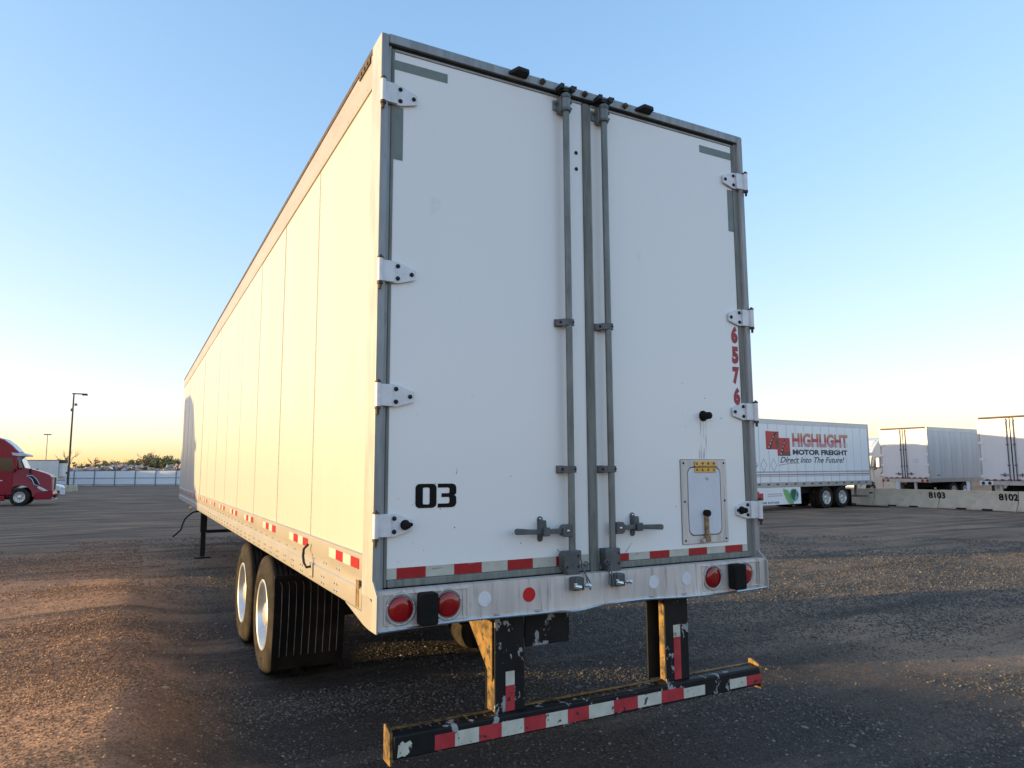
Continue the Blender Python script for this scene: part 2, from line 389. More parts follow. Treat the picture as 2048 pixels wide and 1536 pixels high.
def stone_mat():
    m = bpy.data.materials.new('gravel_stones'); m.use_nodes = True
    nt = m.node_tree; N = nt.nodes; L = nt.links; b = N['Principled BSDF']
    b.inputs['Roughness'].default_value = .85; b.inputs['Specular IOR Level'].default_value = .3
    tc = N.new('ShaderNodeTexCoord'); v = N.new('ShaderNodeTexWhiteNoise'); v.noise_dimensions = '3D'
    g = N.new('ShaderNodeNewGeometry')
    v.noise_dimensions = '1D'; L.new(g.outputs['Random Per Island'], v.inputs['W'])
    cr = N.new('ShaderNodeValToRGB'); e = cr.color_ramp.elements
    e[0].position = 0; e[0].color = (.09, .074, .062, 1); e[1].position = 1; e[1].color = (.34, .285, .24, 1)
    x = e.new(.55); x.color = (.135, .108, .088, 1)
    x = e.new(.88); x.color = (.20, .165, .136, 1)
    L.new(v.outputs['Value'], cr.inputs[0])
    sx = N.new('ShaderNodeSeparateXYZ'); L.new(tc.outputs['Object'], sx.inputs[0])      # stones on the left dusted brown, with the same painted sunlight
    mr = N.new('ShaderNodeMapRange'); mr.inputs[1].default_value = .3; mr.inputs[2].default_value = -1.4; L.new(sx.outputs[0], mr.inputs[0])
    mu = N.new('ShaderNodeMix'); mu.data_type = 'RGBA'; mu.blend_type = 'MULTIPLY'; L.new(mr.outputs[0], mu.inputs[0]); L.new(cr.outputs[0], mu.inputs[6]); mu.inputs[7].default_value = (1.9, 1.30, .92, 1)
    L.new(mu.outputs[2], b.inputs['Base Color'])
    return m
MT['stone'] = stone_mat()

# ------------------------------------------------------------------ ground
_tab = rng.random((256, 256))
def vnoise(x, y):
    xi = np.floor(x).astype(int); yi = np.floor(y).astype(int); fx = x - xi; fy = y - yi
    fx = fx * fx * (3 - 2 * fx); fy = fy * fy * (3 - 2 * fy)
    a = _tab[xi & 255, yi & 255]; b = _tab[(xi + 1) & 255, yi & 255]; c = _tab[xi & 255, (yi + 1) & 255]; d = _tab[(xi + 1) & 255, (yi + 1) & 255]
    return (a * (1 - fx) + b * fx) * (1 - fy) + (c * (1 - fx) + d * fx) * fy - .5
def drop(x, y):
    d = np.maximum(0, np.hypot(x, y) - 20)
    return -.0066 * np.minimum(d, 140)
def hground(x, y):
    x = np.asarray(x, float); y = np.asarray(y, float)
    r = np.hypot(x - 1, y - 2); f = np.clip(1.4 - r / 45, 0, 1)
    h = .030 * vnoise(x * .55 + 3, y * .55) + .014 * vnoise(x * 1.6, y * 1.6 + 9) * f + .007 * vnoise(x * 4.1, y * 4.1) * f + .002 * vnoise(x * 11, y * 11) * f
    t = (x * .30 + y) * 1.0
    h = h + .008 * vnoise(t * 2.6 + 40, x * .18) * f
    # flatten under the wheels
    w = np.exp(-(((x - 1.3) / 1.9) ** 4 + ((y - 4.0) / 2.0) ** 4))
    st = lambda a, b, v: np.clip((v - a) / (b - a), 0, 1) ** 2 * (3 - 2 * np.clip((v - a) / (b - a), 0, 1))
    # a low berm runs along the left of the trailer: long rise from the left, short fall towards the wheels, raised near the tail to shade the ground
    c = -1.15 + .25 * vnoise(y * .8 + 2, y * 0 + 5.)
    sg = np.where(x > c, .50, 2.3)
    berm = (.15 + .21 * st(4.0, 2.2, y)) * (1 + .5 * vnoise(y * .6 + 30, x * .5)) * np.exp(-((x - c) / sg) ** 2) * st(11., 7.5, y) * st(-4., -1., y)
    return drop(x, y) + h * (1 - .6 * w) + berm - .006
def axis(a, b, s, far):
    c = list(np.arange(a, b, s)); st = s; v = b
    while v < far: c.append(v); st *= 1.09; v += st
    c.append(far); st = s; v = a - s; l = []
    while v > -far: l.append(v); st *= 1.09; v -= st
    l.append(-far)
    return np.array(l[::-1] + c)
gx = axis(-5.5, 9.5, .05, 3500.); gy = axis(-1.8, 10.5, .05, 3500.)
GX, GY = np.meshgrid(gx, gy, indexing='ij')
GZ = hground(GX, GY)
nx, ny = GX.shape
me = bpy.data.meshes.new('ground')
vs = np.stack([GX, GY, GZ], -1).reshape(-1, 3)
ii = (np.arange(nx - 1)[:, None] * ny + np.arange(ny - 1)[None, :]).ravel()
fs = np.stack([ii, ii + ny, ii + ny + 1, ii + 1], -1)
me.vertices.add(len(vs)); me.vertices.foreach_set('co', vs.ravel().astype(np.float32))
me.loops.add(fs.size); me.loops.foreach_set('vertex_index', fs.ravel().astype(np.int32))
me.polygons.add(len(fs)); me.polygons.foreach_set('loop_start', (np.arange(len(fs)) * 4).astype(np.int32))
me.update(); me.validate(); me.shade_smooth()
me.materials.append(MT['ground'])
ground = bpy.data.objects.new('ground', me); COL.objects.link(ground)
tag(ground, kind='structure')
def gz(x, y): return float(hground(x, y))
def gd(x, y): return float(drop(x, y))

def gravel():
    t = (1 + 5 ** .5) / 2
    iv = np.array([(-1, t, 0), (1, t, 0), (-1, -t, 0), (1, -t, 0), (0, -1, t), (0, 1, t), (0, -1, -t), (0, 1, -t), (t, 0, -1), (t, 0, 1), (-t, 0, -1), (-t, 0, 1)]) / math.hypot(1, t)
    jf = np.array([(0, 11, 5), (0, 5, 1), (0, 1, 7), (0, 7, 10), (0, 10, 11), (1, 5, 9), (5, 11, 4), (11, 10, 2), (10, 7, 6), (7, 1, 8), (3, 9, 4), (3, 4, 2), (3, 2, 6), (3, 6, 8), (3, 8, 9), (4, 9, 5), (2, 4, 11), (6, 2, 10), (8, 6, 7), (9, 8, 1)])
    cx, cy = -1.05, -3.37
    n = 78000
    az = yaw + (rng.random(n) - .5) * RAD(80)
    r = 2.6 * (19. / 2.6) ** (rng.random(n) ** .85)
    x = cx + np.sin(az) * r; y = cy + np.cos(az) * r
    # stones gather in drifts
    k = vnoise(x * .9, y * .9) + .6 * vnoise(x * 2.7 + 5, y * 2.7) + .25 * (rng.random(n) - .5)
    keep = k + .5 * (rng.random(n) - .5) > np.where(x < -.6, .08, 0) + np.where((x > -.6) & (x < 4.5), .0, np.where((x > 0) & (y < 1.3), .18, -.12))
    keep &= ~((x > .0) & (x < 2.6) & (y > 2.7) & (y < 5.3) & (np.abs(x - 1.3) > .6))
    x = x[keep]; y = y[keep]; r = r[keep]; n = len(x)
    s = .0032 + .0065 * rng.random(n) ** 3 + .0005 * r
    big = rng.random(n) > .992; s[big] *= 2.2
    z = hground(x, y)
    V = iv[None] * (1 + .35 * (rng.random((n, 12, 1)) - .5)) * s[:, None, None]
    V = V * (np.array([1.25, .9, .62])[None, None] * (1 + .5 * (rng.random((n, 1, 3)) - .5)))
    a = rng.random(n) * 2 * pi; c = np.cos(a)[:, None]; sn = np.sin(a)[:, None]
    tl = (rng.random(n) - .5) * .9; ct = np.cos(tl)[:, None]; stt = np.sin(tl)[:, None]
    X = V[..., 0] * ct - V[..., 2] * stt; Zv = V[..., 0] * stt + V[..., 2] * ct; Yv = V[..., 1]
    X, Yv = X * c - Yv * sn, X * sn + Yv * c
    P = np.stack([X + x[:, None], Yv + y[:, None], Zv + (z - s * .06)[:, None]], -1).reshape(-1, 3)
    F = (jf[None] + (np.arange(n) * 12)[:, None, None]).reshape(-1, 3)
    me = bpy.data.meshes.new('gravel')
    me.vertices.add(len(P)); me.vertices.foreach_set('co', P.ravel().astype(np.float32))
    me.loops.add(F.size); me.loops.foreach_set('vertex_index', F.ravel().astype(np.int32))
    me.polygons.add(len(F)); me.polygons.foreach_set('loop_start', (np.arange(len(F)) * 3).astype(np.int32))
    me.update(); me.validate(); me.materials.append(MT['stone'])
    o = bpy.data.objects.new('gravel', me); COL.objects.link(o)
    tag(o, 'loose brown and grey gravel scattered over the yard', 'gravel', kind='stuff')
gravel()
def far_gravel():
    iv = np.array([(1, 0, 0), (0, 1, 0), (-1, 0, 0), (0, -1, 0), (0, 0, 1), (0, 0, -1)], float)
    jf = np.array([(0, 1, 4), (1, 2, 4), (2, 3, 4), (3, 0, 4), (1, 0, 5), (2, 1, 5), (3, 2, 5), (0, 3, 5)])
    n = 150000
    az = yaw + (rng.random(n) - .5) * RAD(80); r = 5.5 * (21. / 5.5) ** (rng.random(n) ** .8)
    x = -1.05 + np.sin(az) * r; y = -3.37 + np.cos(az) * r
    k = vnoise(x * .7 + 11, y * .7) + .5 * vnoise(x * 2.2, y * 2.2 + 4) + .5 * (rng.random(n) - .5)
    keep = (k > np.where(x < -.6, .12, 0) + np.where((x > -.8) & (x < 4.0), .12, np.where((x > 0) & (y < 1.3), .22, np.where(x > 4, -.05, -.1)))) & ~((x > -.1) & (x < 2.7) & (y > 2.7) & (y < 5.4))
    x = x[keep]; y = y[keep]; r = r[keep]; n = len(x)
    s = .005 + .006 * rng.random(n) ** 2 + .00045 * r
    # extra stones added along the sunlit strip on the right to brighten it
    m = 38000; xe = 3.2 + 17 * rng.random(m); ye = 4.9 + 5.8 * rng.random(m) - .35 * xe
    ke = vnoise(xe * .6 + 7, ye * .9) + .5 * vnoise(xe * 2, ye * 2.4 + 3)
    q_ = ke + .4 * (rng.random(m) - .5) > -.22
    xe = xe[q_]; ye = ye[q_]
    x = np.concatenate([x, xe]); y = np.concatenate([y, ye]); s = np.concatenate([s, .010 + .010 * rng.random(len(xe)) ** 2]); n = len(x)
    z = hground(x, y)
    a = rng.random(n) * 2 * pi; c = np.cos(a)[:, None]; sn = np.sin(a)[:, None]
    V = iv[None] * s[:, None, None] * (np.array([1.2, .9, .8]) * (1 + .5 * (rng.random((n, 1, 3)) - .5))) + (rng.random((n, 6, 3)) - .5) * .5 * s[:, None, None]
    P = np.stack([V[..., 0] * c - V[..., 1] * sn + x[:, None], V[..., 0] * sn + V[..., 1] * c + y[:, None], V[..., 2] + (z + s * .1)[:, None]], -1).reshape(-1, 3)
    F = (jf[None] + (np.arange(n) * 6)[:, None, None]).reshape(-1, 3)
    me = bpy.data.meshes.new('grit')
    me.vertices.add(len(P)); me.vertices.foreach_set('co', P.ravel().astype(np.float32))
    me.loops.add(F.size); me.loops.foreach_set('vertex_index', F.ravel().astype(np.int32))
    me.polygons.add(len(F)); me.polygons.foreach_set('loop_start', (np.arange(len(F)) * 3).astype(np.int32))
    me.update(); me.validate(); me.materials.append(MT['stone'])
    o = bpy.data.objects.new('grit', me); COL.objects.link(o)
    tag(o, 'coarse grit spread over the middle of the yard', 'gravel', kind='stuff')
far_gravel()

# ------------------------------------------------------------------ wheels
def tyre_prof(R, r, w, ribs=5):
    pr = [(0.02, r), (0.006, r + .02), (-.004, r + .05), (-.0085, r + .055), (-.0085, r + .068), (-.006, r + .072), (-.009, r + .10), (-.004, r + .125), (-.009, r + .13), (-.005, r + .140), (.0, R - .055), (.012, R - .022), (.028, R - .006)]
    a, b = .034, w - .034
    st = (b - a) / ribs
    for i in range(ribs):
        t0 = a + i * st
        if i: pr += [(t0 - .006, R - .013), (t0 + .006, R - .013)]
        pr += [(t0 + .009, R), (t0 + st - .009, R)]
    pr += [(w - .028, R - .006), (w - .012, R - .022), (w, R - .055), (w + .006, r + .1), (w, r + .05), (w - .02, r)]
    return pr
def make_wheel(parent, R=.51, dual=True, n=64, rim_mat='rim', fine=True):
    """outer face at x=0, inboard towards +x, axle centre at the origin"""
    q = MB()
    r = .292 * R / .51
    q.lathe([(.004, r + .012), (-.002, r + .004), (.004, r - .012), (.03, r - .022), (.09, r - .036), (.14, r - .05), (.152, r - .09), (.15, .145), (.135, .13), (.10, .12), (.055, .115), (.03, .10), (.02, .07), (.018, .001)], (0, 0, 0), (1, 0, 0), n)
    q.lathe([(.004, r + .012), (.1, r + .0), (.2, r - .02), (.285, r + .012)], (0, 0, 0), (1, 0, 0), n)
    w = q.build('wheel', MT[rim_mat], parent)
    if fine:
        h = MB()
        for i in range(10):
            a = 2 * pi * (i + .5) / 10
            h.cyl((.146, .195 * cos(a), .195 * sin(a)), (.1515, .195 * cos(a), .195 * sin(a)), .026, 10)
        h.build('hand_hole', MT['dark'], w)
        h = MB()
        for i in range(10):
            a = 2 * pi * i / 10
            h.cyl((.12, .148 * cos(a), .148 * sin(a)), (.155, .148 * cos(a), .148 * sin(a)), .014, 6)
        h.build('lug_nut', MT['chrome'], w)
    t = MB().lathe(tyre_prof(R, r + .006, .28), (0, 0, 0), (1, 0, 0), n, close=True)
    t.build('tyre', MT['tyre'], w, ang=50)
    if dual:
        MB().lathe(tyre_prof(R, r + .006, .28), (.33, 0, 0), (1, 0, 0), n, close=True).build('tyre', MT['tyre'], w, ang=50)
    return w

# ------------------------------------------------------------------ the main trailer
H = 4.06; Wd = 2.591; LEN = 16.2
T = thing('semi_trailer', 'large white semi trailer closest to us, black 03 on its left rear door', 'trailer')
# shell, floor, roof
MB().box(.035, Wd - .035, .10, LEN - .03, 1.18, H - .03).build('inner_lining', MT['dark'], T)
u = MB()
for k in range(44): u.box(.04, Wd - .04, .35 + k * .362, .40 + k * .362, 1.085, 1.178)
u.build('cross_member', MT['dark'], T)['kind'] = 'stuff'
MB().box(.0, Wd, .0, LEN, H - .02, H + .004).build('roof', MT['roof'], T, .004)
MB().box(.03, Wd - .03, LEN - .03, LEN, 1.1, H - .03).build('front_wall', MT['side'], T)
PW = 1.247
panel_me = None
for k in range(13):
    y0 = .145 + k * PW; y1 = min(y0 + PW - .0025, LEN - .02)
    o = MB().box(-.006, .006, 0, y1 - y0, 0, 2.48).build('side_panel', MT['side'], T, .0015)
    o.location = (.009, y0, 1.362)
    o.rotation_euler = (0, RAD(random.uniform(-.03, .03)), RAD(random.uniform(-.05, .05)))
MB().box(.0295, .034, .12, LEN - .03, 1.3, 3.86).build('seam_backing', MT['dark'], T)
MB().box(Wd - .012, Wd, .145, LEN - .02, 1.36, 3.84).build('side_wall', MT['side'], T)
q = MB()
for k in range(1, 13):   # joint cover strips and rivet columns on the seams
    ys = .142 + k * PW
    for j in range(46):
        z = 1.42 + j * .0525
        for dy in (-.028, .022):
            q.cyl((.0045, ys + dy, z), (.001, ys + dy, z), .0035, 5)
q.build('seam_rivets', MT['side'], T, smooth=False)['kind'] = 'stuff'
for k in range(1, 13):
    ys = .142 + k * PW; w_ = .010 if k == 8 else .0014
    MB().box(.0005, .0045, ys - w_, ys + w_, 1.364, 3.842).build('joint_sealant', MT['side' if k != 8 else 'dark'], T)
# top rails
for x0, x1 in ((-.006, .05), (Wd - .05, Wd + .006)):
    MB().box(x0, x1, .14, LEN, 3.843, H - .022).build('top_rail', MT['rail'], T, .004)
    MB().box(x0 - .004, x1 + .004, .12, LEN, H - .02, H + .012).build('roof_edge_strip', MT['pin'], T, .003)
q = MB()
for k in range(160):
    for z in (3.87, 3.99): q.cyl((-.006, .25 + k * .1, z), (-.0072, .25 + k * .1, z), .004, 6)
q.build('top_rail_rivets', MT['rail'], T, smooth=False)['kind'] = 'stuff'
# bottom rails (pressed profile)
prof = [(.0, 1.362), (-.010, 1.355), (-.010, 1.262), (-.002, 1.25), (-.002, 1.20), (-.014, 1.19), (-.014, 1.10), (-.008, 1.088), (.04, 1.088), (.04, 1.362)]
def railprism(pts, ya, yb, sx=1, x0=0.):
    return MB().prism([(x0 + sx * a, b) for a, b in pts], 'y', ya, yb)
railprism(prof, .145, LEN - .3).build('bottom_rail', MT['rail'], T, .002)
railprism(prof, .145, LEN - .3, -1, Wd).build('bottom_rail', MT['rail'], T, .002)
# sloped tail plates below the rail, left and right
for s_, x0 in ((1, 0.), (-1, 2.545)):
    q = MB().prism([(.46, 1.0875), (.145, 1.0875), (.145, 1.17), (.02, 1.17), (-.078, 1.13), (-.078, 1.022), (.02, 1.022), (.12, 1.03)], 'x', x0 - s_ * .012, x0 + s_ * .004)
    q.build('tail_gusset', MT['rail'], T, .002)
q = MB()
for k in range(52):
    y = .62 + k * .3
    if y > LEN - .5: break
    for dy in (0, .055):
        for z, x in ((1.232, -.002), (1.155, -.014), (1.118, -.014)): q.dome((x, y + dy, z), (-1, 0, 0), .0085, .006, 8, 2)
q.build('rail_rivets', MT['chrome'], T)['kind'] = 'stuff'
for k in range(12):    # conspicuity tape sets along the rail
    y = .21 + k * 1.19
    for j in range(4):
        mt = MT['tape_r'] if j in (0, 2) else MT['tape_w']
        box_part('reflective_tape', mt, T, -.0122, -.0098, y + j * .155, y + j * .155 + (.153), 1.283, 1.336)
# hook on the rail
MB().tube([(-.016, 1.24, 1.18), (-.05, 1.24, 1.175), (-.06, 1.27, 1.20), (-.058, 1.31, 1.24), (-.05, 1.33, 1.28), (-.03, 1.30, 1.31)], .008, 8).build('rope_hook', MT['black'], T)
MB().box(-.024, -.012, 1.20, 1.27, 1.12, 1.20).build('hook_plate', MT['rail'], T, .003)
MB().box(-.0165, -.0135, .19, .24, 1.10, 1.23).build('rust_patch', MT['rustblk'], T)
MB().dome((-.014, 11.6, 1.06), (-1, 0, 0), .04, .04).build('side_marker_lamp', MT['brass'], T)

# rear frame
for s_, x0 in ((1, -.014), (-1, 2.566)):
    q = MB().box(min(x0, x0 + s_ * .040), max(x0, x0 + s_ * .040), -.020, .143, 1.17, H + .0)
    q.build('corner_post', MT['alu'], T, .003)
    q = MB().box(min(x0 + s_ * .002, x0 + s_ * .038), max(x0 + s_ * .002, x0 + s_ * .038), -.0225, -.0202, 1.18, H - .004)
    q.build('post_face', MT['postgrey'], T)
    q = MB().box(min(x0 + s_ * .0402, x0 + s_ * .062), max(x0 + s_ * .0402, x0 + s_ * .062), .0, .14, 1.17, H - .052)
    q.build('post_recess', MT['postgrey'], T, .002)
MB().box(.027, Wd - .027, -.018, .14, H - .045, H + .006).build('rear_header', MT['postgrey'], T, .004)
MB().box(.049, Wd - .049, .004, .14, H - .066, H - .046).build('header_gutter', MT['black'], T)
for xa in (.735, 1.640):
    MB().add([(xa, -.02, H - .03), (xa + .12, -.02, H - .03), (xa + .11, -.075, H - .026), (xa + .04, -.075, H - .02), (xa, -.02, H - .012), (xa + .12, -.02, H + .004), (xa + .11, -.07, H + .002), (xa + .04, -.07, H + .006)],
             [(0, 1, 2, 3), (4, 5, 6, 7), (0, 1, 5, 4), (1, 2, 6, 5), (2, 3, 7, 6), (3, 0, 4, 7)]).build('header_hood', MT['black'], T, .003)
for xa in (.960, 1.258, 1.562):
    q = MB().cyl((xa, -.018, H - .018), (xa, -.034, H - .018), .017, 14); q.dome((xa, -.034, H - .018), (0, -1, 0), .013, .008)
    q.build('marker_lamp', MT['pin'], T)

def strip(name, mat, par, x0, x1, z0, z1, y0, y1, bev=.004):
    return MB().box(x0, x1, y0, y1, z0, z1).build(name, mat, par, bev)
# doors
def door(x0, x1, label):
    d = MB().box(x0, x1, .0, .045, 1.252, 3.982).build('rear_door', MT['door'], T, .003)
    d['label'] = label
    return d
DL = door(.064, 1.2475, 'left rear door with black 03 numerals')
DR = door(1.3095, 2.478, 'right rear door with red numerals and vent hatch')
strip('door_seal', MT['seal'], DL, .0482, .0635, 1.215, 3.994, -.006, .04)
strip('door_seal', MT['seal_lt'], DL, .0642, 1.2462, 3.9825, 3.994, -.006, .03, .003)
strip('door_seal', MT['seal'], DL, .0642, 1.2462, 1.214, 1.2515, -.012, .04, .008)
strip('door_seal', MT['seal'], DR, 2.4788, 2.506, 1.215, 3.994, -.006, .04)
strip('door_seal', MT['seal_lt'], DR, 1.3105, 2.478, 3.9825, 3.994, -.006, .03, .003)
strip('door_seal', MT['seal'], DR, 1.3105, 2.478, 1.214, 1.2515, -.012, .04, .008)
MB().prism([(1.2483, .03), (1.2483, -.010), (1.255, -.016), (1.293, -.016), (1.299, -.010), (1.299, .03)], 'z', 1.205, 3.985).build('centre_seal', MT['seal'], DL, .002)
strip('centre_seal_edge', MT['seal_lt'], DR, 1.2996, 1.3088, 1.21, 3.985, -.006, .03, .002)
# hinges
def hinge(parent, z, s_, last):
    bx = -.008 if s_ > 0 else 2.578
    X = lambda a: bx + s_ * a
    pts = [(.012, -.054), (.105, -.056), (.196, -.030), (.198, .022), (.108, .056), (.012, .056)]
    h = MB().prism([(X(a), z + b) for a, b in pts], 'y', -.016, -.0075)
    h.prism([(X(a), z + b) for a, b in [(.012, -.053), (.082, -.055), (.082, .055), (.012, .055)]], 'y', -.028, -.0162)
    h = h.build('hinge', MT['hinge'], parent, .002)
    MB().cyl((X(.004), -.032, z - .058), (X(.004), -.032, z + .058), .0145, 14).build('hinge_barrel', MT['hinge'], h)
    q = MB().cyl((X(.004), -.032, z - .073), (X(.004), -.032, z - .0585), .015, 12); q.cyl((X(.004), -.032, z - .098), (X(.004), -.032, z - .073), .007, 8, .009)
    q.cyl((X(.004), -.032, z + .0585), (X(.004), -.032, z + .068), .0155, 12); q.cyl((X(.004), -.032, z + .068), (X(.004), -.032, z + .076), .008, 8)
    tag(q.build('hinge_pin', MT['pin'], h), kind='stuff')
    q = MB()
    for a, b in ((.102, .033), (.102, -.031)) + (() if last else ((.176, -.003),)):
        q.cyl((X(a), -.0162, z + b), (X(a), -.020, z + b), .0115, 10); q.dome((X(a), -.020, z + b), (0, -1, 0), .0095, .007, 10)
    tag(q.build('hinge_bolts', MT['bolt'], h), kind='stuff')
    if last:
        q = MB().cyl((X(.158), -.017, z), (X(.158), -.022, z), .025, 18); q.cyl((X(.158), -.022, z), (X(.158), -.058, z), .021, 18, .017)
        q.dome((X(.158), -.058, z), (0, -1, 0), .017, .006, 18); q.dome((X(.19), -.017, z), (0, -1, 0), .010, .008)
        q.build('bumper_stop', MT['rubber'], h)
for i, z in enumerate((3.735, 2.78, 2.15, 1.513)):
    hinge(DL, z, 1, i == 3); hinge(DR, z, -1, i == 3)
# lock rods
def lockrod(d, xr, inner):
    yr = -.052
    rod = MB().cyl((xr, yr, 1.17), (xr, yr, 3.99), .0195, 16).build('lock_rod', MT['galv'], d)
    # top bearing and cam keeper
    q = MB().lathe([(3.875, .020), (3.875, .028), (3.982, .028), (3.982, .020)], (xr, yr, 0), (0, 0, 1), 16)
    q.box(xr - .034, xr + .034, yr + .006, -.0008, 3.875, 3.970)
    q.box(xr - .062, xr - .03, -.012, -.0008, 3.895, 3.955)
    q.build('top_bearing', MT['galv'], d, .002)
    q = MB()
    for z in (3.885, 3.965): q.lathe([(z - .008, .021), (z - .008, .031), (z + .008, .031), (z + .008, .021)], (xr, yr, 0), (0, 0, 1), 16)
    for dx, z in ((-.047, 3.935), (-.047, 3.885), (.027, 3.930), (.027, 3.895)): q.dome((xr + dx, -.02 if dx < 0 else -.066, z), (0, -1, 0), .008, .006)
    q.build('bearing_collar', MT['darkgrey'], d, .0015)
    q = MB().box(xr - .040, xr + .034, -.075, -.0195, 3.992, 4.010)
    q.box(xr - .05, xr - .026, -.085, -.0195, 4.000, 4.032); q.box(xr + .018, xr + .046, -.092, -.0195, 3.996, 4.028)
    q.cyl((xr + .02, -.06, 4.020), (xr + .055, -.09, 4.022), .009, 8); q.cyl((xr - .05, -.05, 4.020), (xr - .03, -.06, 4.045), .006, 6)
    q.cyl((xr, yr, 4.0), (xr, yr, 4.020), .023, 10)
    q.build('top_cam', MT['bolt'], d, .003)
    # guides
    for z in (2.61, 1.78):
        q = MB().box(xr - .068, xr - .022, -.012, -.0008, z - .021, z + .021)
        q.prism([(xr - .066, -.0122), (xr - .045, -.04), (xr - .022, -.072), (xr + .02, -.072), (xr + .031, -.06), (xr + .031, -.0008), (xr + .0205, -.0008), (xr + .0205, -.05), (xr - .0175, -.06), (xr - .03, -.03), (xr - .022, -.0122)], 'z', z - .019, z + .019)
        g = q.build('rod_guide', MT['darkgrey'], d, .002)
        q = MB().dome((xr - .045, -.035, z), (0, -1, 0), .009, .01); q.dome((xr + .018, -.072, z), (0, -1, 0), .0065, .006)
        q.build('guide_bolt', MT['bolt'], g)
    # bottom housing
    q = MB().prism([(xr - .070, 1.325), (xr - .058, 1.338), (xr + .034, 1.338), (xr + .034, 1.205), (xr - .040, 1.205), (xr - .066, 1.26)], 'y', -.078, -.022)
    q.box(xr - .06, xr + .03, -.0215, -.0008, 1.235, 1.32)
    b = q.build('bottom_bearing', MT['darkgrey'], d, .006)
    q = MB()
    for dx, z in ((.022, 1.312), (.022, 1.255), (-.048, 1.255)): q.dome((xr + dx, -.078, z), (0, -1, 0), .007, .006)
    tag(q.build('bearing_bolt', MT['bolt'], b), kind='stuff')
    q = MB().box(xr - .044, xr + .028, -.125, -.0825, 1.135, 1.203); q.box(xr - .034, xr + .018, -.135, -.04, 1.15, 1.2045)
    b = q.build('bottom_cam', MT['darkgrey'], d, .005)
    q = MB()
    for dx, r_, l in ((-.05, .011, .05), (.036, .013, .02)):
        q.cyl((xr + dx, -.150, 1.165), (xr + dx + (.035 if dx < 0 else .012), -.158, 1.158), r_, 10)
    q.dome((xr + .04, -.128, 1.16), (0, -1, 0), .014, .012); q.dome((xr - .03, -.128, 1.17), (0, -1, 0), .010, .01)
    q.build('cam_bolt', MT['chrome'], b)
    s_ = 1 if inner > 0 else -1
    q = MB().tube([(xr + s_ * .05, -.05, 1.31), (xr + s_ * .056, -.06, 1.27), (xr + s_ * .05, -.07, 1.24), (xr + s_ * .062, -.10, 1.20), (xr + s_ * .078, -.115, 1.16), (xr + s_ * .066, -.125, 1.135), (xr + s_ * .05, -.125, 1.15), (xr + s_ * .052, -.11, 1.2), (xr + s_ * .044, -.09, 1.25)], .0038, 6)
    q.box(xr + s_ * .036 if s_ > 0 else xr - .06, xr + .06 if s_ > 0 else xr - .072 + .034, -.05, -.004, 1.30, 1.335)
    q.lathe([(-.004, .012), (0, .017), (.004, .012), (0, .008)], (xr + s_ * .066, -.085, 1.265), (.2, 1, .1), 10, close=True)
    q.build('seal_loop', MT['darkgrey'], d)
lockrod(DL, 1.101, 1); lockrod(DR, 1.374, -1)
# handles
def handle(d, xr, s_):
    zc = 1.447
    X = lambda a: xr + s_ * a
    def bx(q, a, b, y0, y1, z0, z1): q.box(min(X(a), X(b)), max(X(a), X(b)), y0, y1, z0, z1)
    q = MB(); q.prism([(X(.012), zc - .032), (X(.055), zc - .032), (X(.072), zc - .022), (X(.072), zc + .02), (X(.058), zc + .034), (X(.012), zc + .034)], 'y', -.078, -.030)
    b = q.build('handle_bracket', MT['darkgrey'], d, .003)
    MB().dome((X(.042), -.078, zc), (0, -1, 0), .009, .006).build('pivot_pin', MT['chrome'], b)
    dz = .012 if s_ < 0 else -.004
    q = MB().prism([(X(.065), zc - .013), (X(.17), zc - .012), (X(.24), zc - .014 + dz * .3), (X(.355), zc - .02 + dz), (X(.362), zc - .012 + dz), (X(.362), zc + .006 + dz), (X(.352), zc + .013 + dz), (X(.25), zc + .012 + dz * .3), (X(.17), zc + .014), (X(.065), zc + .014)], 'y', -.066, -.050)
    q.build('handle_lever', MT['darkgrey'], d, .004)
    xc = X(.178)
    q = MB().prism(rrect(xc - .0165, xc + .0165, zc - .056, zc + .08, .0155), 'y', -.009, -.0008)
    b = q.build('handle_catch', MT['darkgrey'], d, .003)
    q = MB().prism([(xc - .018, zc + .006), (xc + .020, zc + .0), (xc + .014, zc + .06), (xc - .012, zc + .062)], 'y', -.05, -.0092)
    q.box(xc - .021, xc + .021, -.078, -.0092, zc - .022, zc - .0145); q.box(xc - .02, xc + .021, -.08, -.0675, zc - .022, zc + .024)
    q.build('catch_hasp', MT['darkgrey'], b, .003)
    MB().dome((xc, -.0092, zc + .066), (0, -1, 0), .007, .005).build('catch_rivet', MT['chrome'], b)
handle(DL, 1.103, -1); handle(DR, 1.374, 1)
# grey reflective corner tape
for d, a in ((DL, (.066, .367, 3.884, 3.936)), (DL, (.066, .116, 3.387, 3.676)), (DR, (2.191, 2.476, 3.885, 3.935)), (DR, (2.428, 2.476, 3.375, 3.668))):
    MB().box(a[0], a[1], -.0016, -.0004, a[2], a[3]).build('corner_tape', MT['grey_tape'], d)
for z in (3.665, 3.564):
    q = MB().cyl((1.202, -.0004, z), (1.202, -.004, z), .0115, 10); q.dome((1.202, -.004, z), (0, -1, 0), .008, .005)
    q.build('door_bolt', MT['bolt'], DL)
